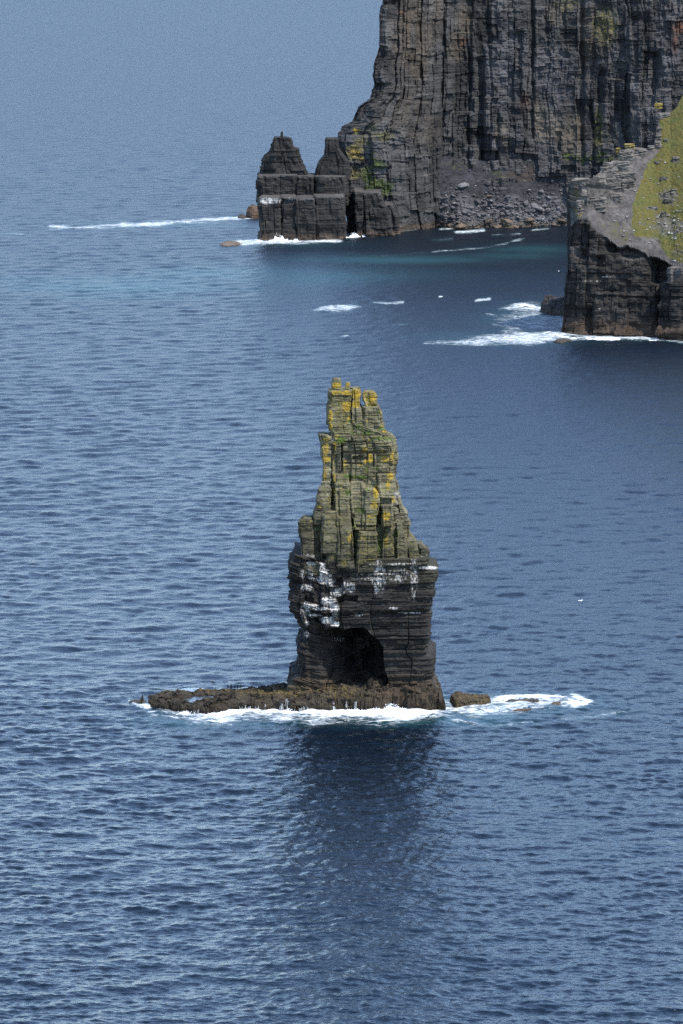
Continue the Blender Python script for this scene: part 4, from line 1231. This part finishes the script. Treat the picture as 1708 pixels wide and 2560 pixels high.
def build_slope():
    nv = 210
    v = np.linspace(0, 1, nv)[:, None, None]
    P = HR[None] * (1 - v) + HG[None] * v + HJ[None] * np.exp(-v * 28)
    du = np.gradient(P, axis=1); dv = np.gradient(P, axis=0)
    N = np.cross(du, dv); N /= np.linalg.norm(N, axis=2, keepdims=True) + 1e-9
    sh = P.shape
    P = P.reshape(-1, 3); N = N.reshape(-1, 3)
    x, y = slope_xy(P)
    wob = 60 * fbm(P, .15, 611, 5, .65)
    sd = sdpoly(x + wob, y + wob, GRASS)
    grass = sst(-12, 12, sd)
    out = sst(720, 640, x + .25 * (y - 800)) * sst(1080, 960, y)
    zz = P[:, 2] + .18 * P[:, 0] + .6 * fbm(P, .1, 612, 3)
    B = bounds(-5, 160, .5, 2.4, 613)
    li = np.searchsorted(B, zz)
    fr = (zz - B[np.clip(li - 1, 0, 9999)]) / np.maximum(B[np.clip(li, 0, len(B) - 1)] - B[np.clip(li - 1, 0, 9999)], .1)
    step = (fr - .5) * 2.2 * out
    vv = np.repeat(np.linspace(0, 1, nv), len(HX))
    edge = sst(0, .05, vv) * sst(1, .97, vv)
    r = step + 1.2 * fbm(P, .1, 614, 4, .55) + .5 * fbm(P, .6, 615, 3) + grass * .5 * fbm(P, 1.3, 616, 2)
    rocky = blob(x, y, ROCKY)
    P = P + N * ((r + .6 * rocky * fbm(P, .7, 617, 3) * 2) * edge)[:, None]
    n = fbm(P, .15, 621, 3); n2 = fbm(P, .8, 622, 3)
    scree = np.array([.062, .056, .052]); outc = np.array([.120, .108, .094])
    t = scree[None] * (1 + .9 * n2)[:, None]
    o2 = (out * np.clip(.9 + 1.4 * n, 0, 1))[:, None]
    t = t * (1 - o2) + o2 * outc * (1 + 1.4 * n2 + .8 * (hsh(9, li) - .5))[:, None]
    rk = (rocky * grass)[:, None]
    t = t * (1 - rk) + rk * np.array([.085, .078, .066])
    lip = (sst(.10, .0, vv + .12 * fbm(P, .3, 663, 3)) * .75)[:, None]
    t = t * (1 - lip) + lip * np.array([.05, .046, .042])
    t = np.clip(t, .015, .4)
    gr = grass * np.clip(1.1 - 1.1 * rocky - 1.5 * np.clip(fbm(P, .09, 624, 4, .65) - .1, 0, 1), 0, 1) + (1 - grass) * .36 * blob(x, y, [(600, 1230, 140, 80, 1), (660, 1300, 60, 60, 1), (470, 1170, 50, 40, .8)])
    lush = blob(x, y, [(1100, 1400, 80, 60, .9), (1150, 1500, 70, 40, .9), (1110, 240, 60, 60, .35), (1060, 1360, 40, 30, .8)])
    li_ = .03 + blob(x, y, [(610, 498, 24, 26, .9), (715, 460, 60, 22, .8), (240, 1060, 40, 60, .5), (230, 900, 30, 60, .35)])
    mixc = np.stack([li_, 0 * n, np.clip(gr, 0, 1.3)], 1)
    o = mesh('slope', P, gridq(nv, len(HX)), (), M['slope'], head, False, t, mixc, {'lush': lush})
    o['label'] = 'steep olive grass slope with grey scree and pale rock along its left side'
    return P.reshape(sh)
SL = build_slope()
# back of the ridge
bk = np.concatenate([HG, HG * np.array([1, 1, 0]) + np.array([4, 70, -1])])
mesh('back_slope', bk, gridq(2, len(HX)), (), M['slope'], head, False, np.full((len(bk), 3), .08), np.tile([0, 0, .9], (len(bk), 1)))

def build_face():
    # top curve: down the seaward edge of the slope, then along the rim; base curve below it
    left_top = SL[::-1, 0][::6]
    top = np.concatenate([left_top, SL[0, ::1][1:]])
    nl = len(left_top)
    cb_ = np.array(onz(*C8(90, 2172)))
    base = []
    for i, p in enumerate(top):
        if i < nl:
            f = 1 - i / (nl - 1)
            base.append((cb_[0] + 3 * f, cb_[1] + (left_top[0][1] - left_top[-1][1]) * f, -2))
        else:
            px, _ = proj(p[None]); x = (px[0] - 1380) / .27243
            xb = 90 + (x - 168) * (2000 - 90) / (2000 - 168)
            q = onz(*C8(xb, np.interp(xb, [90, 330, 980, 1204, 2000], [2170, 2190, 2212, 2240, 2290])))
            base.append((q[0], q[1], -2))
    base = np.array(base)
    nv = 150
    v = np.linspace(0, 1, nv)[:, None, None]
    P = base[None] * (1 - v) + top[None] * v
    sh = P.shape
    du = np.gradient(P, axis=1); dv = np.gradient(P, axis=0)
    N = np.cross(du, dv); N /= np.linalg.norm(N, axis=2, keepdims=True) + 1e-9
    s_ = np.concatenate([[0], np.cumsum(np.hypot(*np.diff(base[:, :2], axis=0).T))])
    S = np.tile(s_, nv)
    P = P.reshape(-1, 3); N = N.reshape(-1, 3)
    px, py = proj(P); x, y = (px - 1380) / .27243, (py - 240) / .27243
    vv = np.repeat(np.linspace(0, 1, nv), sh[1])
    zz = P[:, 2] + .9 * fbm(P, .07, 631, 3)
    o, d = strata(S, zz, BEDF, 632, 7)
    c, dc = columns(S, P[:, 2], 6, 14, 633); c2, dc2 = columns(S + 30, P[:, 2], 2.2, 4, 634)
    r = .8 * (o - .5) + 1.5 * (c - .5) + .8 * (c2 - .5) + 3.0 * fbm(P, .09, 635, 4, .6) + 1.4 * fbm(P, .4, 636, 3, .6)
    r += 1.5 * fbm(P, .25, 638, 4, .6, sz=1.6)
    r -= .3 * (d < .12) * (vn(S * .2, zz * .4, 0 * S, 637) > .5) + .5 * (dc < .25) * (vn(S * .1, zz * .1, 0 * S, 639) > .6)
    front = (np.arange(len(P)) % sh[1] >= nl)
    def gauss(x0, wx, y0, y1, dep): return dep * np.exp(-((x - x0) / wx) ** 2) * sst(y0 - 30, y0 + 10, y) * sst(y1 + 30, y1 - 10, y) * front
    r -= gauss(1000, 75, 1470, 1700, 9) + gauss(1000, 26, 1700, 2200, 5) + gauss(560, 60, 1290, 1420, 3) + gauss(330, 30, 1950, 2200, 2.5) + gauss(430, 60, 1480, 1560, 2) + gauss(270, 40, 1420, 1470, 2.5) + gauss(720, 120, 1290, 1480, 2)
    r += 3.5 * sst(1010, 1060, x) * front * sst(1540, 1600, y) + 1.6 * np.exp(-((y - 2195) / 40) ** 2)
    top_ = sst(1, .96, vv)
    bot = 1
    P = P - 0 * N
    P = P + N * (r * top_ * np.where(front, 1, .5))[:, None]
    n = fbm(P, .1, 641, 3); n2 = fbm(P, .5, 642, 3)
    b = np.clip(.020 * (1 + 1.7 * n + 1.2 * n2 + .7 * (c - .5)), .005, .06)
    t = np.stack([b * 1.14, b, b * .88], 1)
    br = sst(6.5, 3.0, P[:, 2] + 2 * n)[:, None]
    t = t * (1 - br) + br * np.array([.044, .030, .020]) * (1 + n2)[:, None]
    lt = blob(x, y, [(1150, 1640, 90, 70, .95), (730, 1480, 90, 60, .35), (250, 1420, 90, 60, .3), (300, 1560, 80, 60, .25), (240, 1060, 60, 80, .6)])[:, None]
    t = t * (1 - lt) + lt * np.array([.10, .09, .08]) * (1 + n2)[:, None]
    rim_ = (sst(.98, .997, vv) * .5)[:, None]
    t = t * (1 - rim_) + rim_ * np.array([.085, .08, .078])
    gu = blob(x, y, [(500, 1660, 50, 8, .5), (350, 1698, 160, 6, .42), (440, 1955, 10, 8, .8)])
    mixc = np.stack([.02 + 0 * n, gu, 0 * n], 1)
    cuts = [0, nl - 1] + [nl - 1 + int(np.argmin(np.abs((proj(top[nl - 1:])[0] - 1380) / .27243 - xx))) for xx in (330, 560, 800, 1000, 1204)] + [sh[1] - 1]
    G = lambda A, c0, c1: A.reshape(nv, sh[1], -1)[:, c0:c1 + 1].reshape(-1, A.shape[1])
    for c0, c1 in zip(cuts[:-1], cuts[1:]):
        mesh('face_panel', G(P, c0, c1), gridq(nv, c1 - c0 + 1), (), CR, head, False, G(t, c0, c1), G(mixc, c0, c1))
build_face()

# ---- rock slabs breaking out along the crest, pale stones in the grass
SLf = SL.reshape(-1, 3); slx, sly = slope_xy(SLf)
def on_slope(x, y):
    return SLf[np.argmin((slx - x) ** 2 + (sly - y) ** 2)]
def slab(x0, y0, x1, y1, dep, seed, tint=(.112, .10, .086), lich=.05, dy=0.0):
    p = on_slope((x0 + x1) / 2, y1)
    Yf = p[1] - .6 + dy
    L = [(at(*C8(x0, y), Yf)[2], at(*C8(x0, y), Yf)[0]) for y in (y0, y1)]
    R = [(at(*C8(x1, y), Yf)[2], at(*C8(x1, y), Yf)[0]) for y in (y0, y1)]
    z0, z1 = L[1][0] - 1.0, L[0][0]
    def dsp(P, N, s, k):
        o, d = strata(s, P[:, 2] - .12 * P[:, 0], bounds(-5, 160, .25, .9, 650), 651 + seed, 3)
        return .7 * (o - .5) + 1.1 * fbm(P, .3, 652 + seed, 4, .6) - .2 * (d < .08)
    def cf(P, N, k):
        n = fbm(P, .5, 653 + seed, 3)
        t = np.array(tint) * (1 + 1.3 * n)[:, None]
        return t, np.tile([lich, 0, 0], (len(P), 1))
    body('rock_slab', head, CR, [(z0, L[1][1]), (z1, L[0][1])], [(z0, R[1][1]), (z1, R[0][1])], [(z0, Yf), (z1, Yf)], [(z0, Yf + dep), (z1, Yf + dep)], [z0, z1], .3, .22, dsp, cf, rc=.5, edge=.2, back=2)
for i, a in enumerate([(192, 758, 352, 822, 4), (382, 738, 505, 795, 4), (445, 690, 520, 722, 3), (452, 655, 600, 700, 4), (500, 760, 640, 850, 3), (470, 612, 560, 650, 4), (545, 600, 720, 636, 4), (580, 700, 770, 735, 2.5), (640, 770, 760, 850, 2.5), (612, 500, 760, 560, 4), (740, 490, 870, 540, 3),
                       (940, 420, 1012, 480, 2.5), (955, 350, 1005, 400, 2), (960, 285, 1008, 330, 2), (975, 158, 1085, 192, 3), (880, 455, 940, 490, 2), (265, 860, 330, 930, 2.5), (340, 930, 500, 1040, 2.5), (225, 960, 300, 1060, 2.5), (530, 890, 640, 960, 2)]):
    slab(*a, 10 * i)
slab(668, 440, 762, 480, 2.2, 900, (.17, .15, .09), .62)
slab(592, 478, 630, 520, 1.8, 910, (.20, .15, .06), .66)
slab(942, 66, 1012, 92, 2.0, 920, (.17, .14, .07), .62, dy=6)
for i, (x, y, w, h) in enumerate([(1030, 760, 80, 18), (930, 1030, 90, 18), (1140, 580, 60, 22), (1050, 405, 40, 12), (965, 612, 40, 14), (1080, 965, 90, 26), (1030, 1090, 60, 26), (1060, 900, 40, 26), (1130, 870, 70, 16)]):
    slab(x - w / 2, y - h, x + w / 2, y + h * .2, 1.5, 1000 + 10 * i, (.085, .078, .065))
pp, ss = [], []
while len(pp) < 240:
    x, y = g.uniform(500, 1230), g.uniform(560, 1530)
    w = float(blob(np.array([x]), np.array([y]), [(1080, 1180, 150, 130, .9), (1090, 920, 120, 90, .6), (600, 1130, 150, 90, .5), (780, 900, 60, 260, .4), (1000, 800, 300, 500, .12), (700, 1250, 60, 60, .5), (1120, 1480, 90, 60, .4)])[0])
    if g.random() > w: continue
    pp.append(on_slope(x, y) + np.array([g.uniform(-.3, .3), 0, .1])); ss.append(.14 + .5 * g.random() ** 3)
pebbles('loose_stones', pp, ss, CR, '', '', head, (.20, .195, .185))

# ================================================================== SURF: thrown water along the rocks
def surf(name, line, hgt, wid, seed, label, gain=1.0, drops=700, step=.3):
    line = np.array(line, float)
    t = np.concatenate([[0], np.cumsum(np.hypot(*np.diff(line[:, :2], axis=0).T))])
    n = int(t[-1] / step)
    u = np.linspace(0, t[-1], n)
    X, Y = np.interp(u, t, line[:, 0]), np.interp(u, t, line[:, 1])
    P0 = np.stack([u, 0 * u, 0 * u], 1)
    hh = hgt * np.clip(.30 + 2.0 * fbm(P0, .10, seed, 3) + 1.3 * fbm(P0, .6, seed + 1, 3), .05, 1.6)
    prof_ = [(-1.0, -.35), (-.75, .1), (-.5, .4), (-.25, .75), (-.05, 1.0), (.1, .9), (.3, .3), (.45, -.3)]
    V = []
    for a, b in prof_:
        q = np.stack([X, Y + a * wid * (.7 + .6 * vn(u * .15, 0 * u, 0 * u, seed + 3)), b * hh], 1)
        f = fbm(q, .8, seed + 5, 3, .65)
        q[:, 2] += .55 * hgt * f * (b > 0); q[:, 1] += .5 * fbm(q, .6, seed + 7, 3)
        V.append(q)
    V = np.concatenate(V)
    o = mesh(name, V, gridq(len(prof_), n), (), M['foam'], None, False)
    tag(o, label, 'surf', kind='stuff')
    # drops
    gg = np.random.default_rng(seed)
    i = gg.integers(0, n, drops)
    keep = gg.random(drops) < np.clip(hh[i] / hgt, .05, 1)
    i = i[keep]
    k = len(i)
    D = np.stack([X[i] + gg.normal(0, .35, k), Y[i] + gg.normal(-.3, .5, k), hh[i] * (.6 + .75 * gg.random(k) ** 1.3) + .1], 1)
    b4 = np.array([(1, 0, -.5), (-.6, .9, -.5), (-.6, -.9, -.5), (0, 0, 1)]) * .085
    Vd = (b4[None] * gg.uniform(.4, 1.5, (k, 1, 1)) + D[:, None]).reshape(-1, 3)
    F = np.array([(0, 1, 3), (1, 2, 3), (2, 0, 3), (0, 2, 1)])
    mesh('spray', Vd, (F[None] + 4 * np.arange(k)[:, None, None]).reshape(-1, 3), (), M['foam'], o, False)['kind'] = 'stuff'
    return o
surf('surf', wp(C3, [(620, 342), (700, 330), (860, 322), (1000, 316), (1200, 320), (1400, 318), (1568, 322)]) + wp(C4, [(60, 312), (150, 308), (230, 304), (300, 306), (400, 318)]), 1.5, 2.2, 71, 'white breaker thrown against the front of the stack platform', drops=2600)
surf('surf', wp(C3, [(330, 318), (440, 326), (540, 340), (620, 338)]), .6, 1.4, 81, 'low line of foam along the left end of the platform', drops=300)
surf('surf', wp(C4, [(960, 232), (1100, 222), (1200, 212), (1340, 215), (1430, 225), (1480, 245)]), .7, 1.8, 91, 'curling foam at the right end of the reef', drops=300)
surf('surf', wp(C5, [(310, 908), (380, 905), (450, 908), (560, 905), (620, 905), (700, 902), (800, 900)]), 2.6, 3.0, 101, 'white splash bursting at the left toe of the far cliff', drops=900)
surf('surf', wp(C5, [(980, 888), (1050, 880), (1110, 876), (1200, 870)]), 1.2, 2.0, 111, 'small splash under the gully of the far cliff', drops=250)
surf('surf', [onz(x, y)[:2] for x, y in [(1398, 842), (1440, 846), (1520, 848), (1600, 850), (1650, 852)]], .8, 2.2, 121, 'line of foam along the foot of the grassy headland', drops=250)
surf('surf', [onz(x, y)[:2] for x, y in [(1290, 768), (1310, 762), (1340, 766)]], 1.0, 2.5, 131, 'breaking wave crest left of the double-humped rock', drops=200)
# water running off the lip of the platform
def runoff():
    gg = np.random.default_rng(9)
    spots = [(500, 20), (575, 6), (790, 10), (830, 22), (905, 22), (950, 10), (1060, 18), (1090, 14), (1190, 20), (1230, 10), (1400, 14), (1480, 10), (1540, 10)]
    for cx, w in spots:
        V, Q = [], []
        for j in range(max(3, int(w / 2))):
            x = cx + gg.uniform(-w, w)
            b = onz(*C3(x, 318), 0)
            ys = np.arange(b[1] - 3, b[1] + 9, .12)
            hz = plat_z(np.full(len(ys), b[0]), ys)
            up_ = np.nonzero(hz > .15)[0]
            if not len(up_): continue
            y0 = ys[up_[0]]
            wd = gg.uniform(.010, .032)
            k = len(V)
            ln = gg.uniform(.2, .6)
            for f in np.linspace(0, 1, 6):
                yy = y0 - .22 + ln * f
                xx = b[0] + gg.normal(0, .05)
                z = max(0, float(plat_z(np.array([xx]), np.array([yy + .1]))[0])) * (1 if f else 0) + .05
                V += [(xx - wd, yy, z), (xx, yy - .08, z + .04), (xx + wd, yy, z)]
            for r_ in range(5):
                for c_ in (0, 1):
                    i0 = k + r_ * 3 + c_
                    Q.append((i0, i0 + 1, i0 + 4, i0 + 3))
        if not V: continue
        o = mesh('cascade', V, np.array(Q), (), M['foam'], None, True)
        tag(o, 'thin white water streaming off the platform lip', 'cascade', 'trickles off the platform', 'stuff')
runoff()

# ================================================================== BIRDS
def loft(name, rings, mat, smooth=True, extra=None):
    """rings: (centre, rx, rz, tilt axis ignored) -> closed skin"""
    V, Q = [], []
    n = 8
    for (c, ra, rb, ax) in rings:
        for i in range(n):
            a = 2 * math.pi * i / n
            d = Vector(ax[0]) * (math.cos(a) * ra) + Vector(ax[1]) * (math.sin(a) * rb)
            V.append(Vector(c) + d)
    q = gridq(len(rings), n, True)
    me_v = [tuple(v) for v in V]
    ng = [list(range(n))[::-1], list(range((len(rings) - 1) * n, len(rings) * n))]
    faces = [tuple(int(i) for i in f) for f in q] + [tuple(f) for f in ng]
    if extra:
        for ev, ef in extra:
            k = len(me_v)
            me_v += ev
            faces += [tuple(i + k for i in f) for f in ef]
    me = bpy.data.meshes.new(name)
    me.from_pydata(me_v, [], faces)
    me.materials.append(mat)
    me.polygons.foreach_set('use_smooth', [smooth] * len(me.polygons))
    return me
Xa, Ya, Za = (1, 0, 0), (0, 1, 0), (0, 0, 1)
up = ((1, 0, 0), (0, 1, 0))
corm = loft('cormorant', [((0, -.10, .02), .02, .05, up), ((0, -.06, .08), .07, .06, up), ((0, 0, .2), .12, .12, up), ((0, .03, .36), .12, .12, up), ((0, .05, .5), .085, .085, up), ((0, .06, .6), .045, .05, up), ((0, .04, .7), .035, .04, up), ((0, .06, .77), .04, .055, up), ((0, .10, .81), .028, .04, up), ((0, .2, .82), .008, .012, up)], M['black_feather'])
fw_ = ((1, 0, 0), (0, 0, 1))
def wing(s):
    return ([(0, .10, .03), (0, -.10, .02), (s * .3, .16, .16), (s * .3, -.06, .14), (s * .7, .02, .10), (s * .62, -.1, .10)], [(0, 1, 3, 2), (2, 3, 5, 4)])
gull = loft('gull', [((0, -.36, .02), .02, .01, fw_), ((0, -.25, .02), .05, .02, fw_), ((0, -.1, 0), .075, .07, fw_), ((0, .06, 0), .08, .075, fw_), ((0, .18, .02), .05, .05, fw_), ((0, .25, .04), .045, .045, fw_), ((0, .31, .03), .015, .018, fw_), ((0, .36, .02), .006, .008, fw_)], M['white_feather'], extra=[wing(1), wing(-1)])
gull_d = gull.copy(); gull_d.materials.clear(); gull_d.materials.append(M['black_feather'])
gull_s = loft('gull', [((0, -.34, .20), .02, .015, fw_), ((0, -.22, .20), .06, .04, fw_), ((0, -.05, .2), .085, .09, fw_), ((0, .1, .22), .08, .09, fw_), ((0, .18, .30), .045, .05, fw_), ((0, .22, .36), .045, .045, fw_), ((0, .29, .36), .015, .018, fw_), ((0, .34, .35), .006, .008, fw_)], M['white_feather'],
               extra=[([(.03, 0, .2), (.045, 0, .2), (.04, .015, .0), (-.03, 0, .2), (-.045, 0, .2), (-.04, .015, .0)], [(0, 1, 2), (3, 4, 5)])])
def bird(name, me, loc, rz, label, cat, group=None, sc=1.0, rx=0):
    o = bpy.data.objects.new(name, me)
    COL.objects.link(o)
    o.location = loc; o.rotation_euler = (rx, 0, rz); o.scale = (sc,) * 3
    return tag(o, label, cat, group)
platV = np.array([v.co[:] for v in plat.data.vertices]) + np.array(stack.location)
ppx, ppy = proj(platV)
def on_plat(px, py):
    i = np.argmin((ppx - px) ** 2 + 3 * (ppy - py) ** 2)
    return platV[i]
order = ['leftmost', 'second', 'third', 'fourth', 'fifth', 'sixth', 'seventh', 'rightmost']
for i, cx in enumerate((698, 713, 730, 741, 752, 762, 772, 786)):
    p = on_plat(*C3(cx, 138))
    bird('cormorant', corm, (p[0], p[1], p[2] - .03), random.uniform(0, 6.28), order[i] + ' of the row of black cormorants standing on the platform' + ('' if i in (0, 7) else ', counted from the left'), 'cormorant', 'cormorants standing on the platform', 1.15)
bird('cormorant', gull_d, at(*C3(610, 122), 1012), 1.9, 'dark bird flying low over the back edge of the platform', 'bird', None, 1.5, .1)
p = on_plat(*C3(942, 198))
bird('gull', gull_s, (p[0], p[1], p[2]), 1.2, 'white gull standing on the middle of the platform', 'gull', None, 1.5)
for (px, py, Y, rz, lab) in ((1397, 678, 1890, 1.4, 'white gull flying over the dark water left of the grassy headland'), (1452, 1502, 1110, .6, 'white gull flying over open water right of the stack'), (1103, 742, 1750, .4, 'white gull flying above the bay below the beach'), (1190, 464, 2090, 2.0, 'white gull flying before the scree of the far beach')):
    bird('gull', gull, at(px, py, Y), rz, lab, 'gull', None, 1.0, .2)
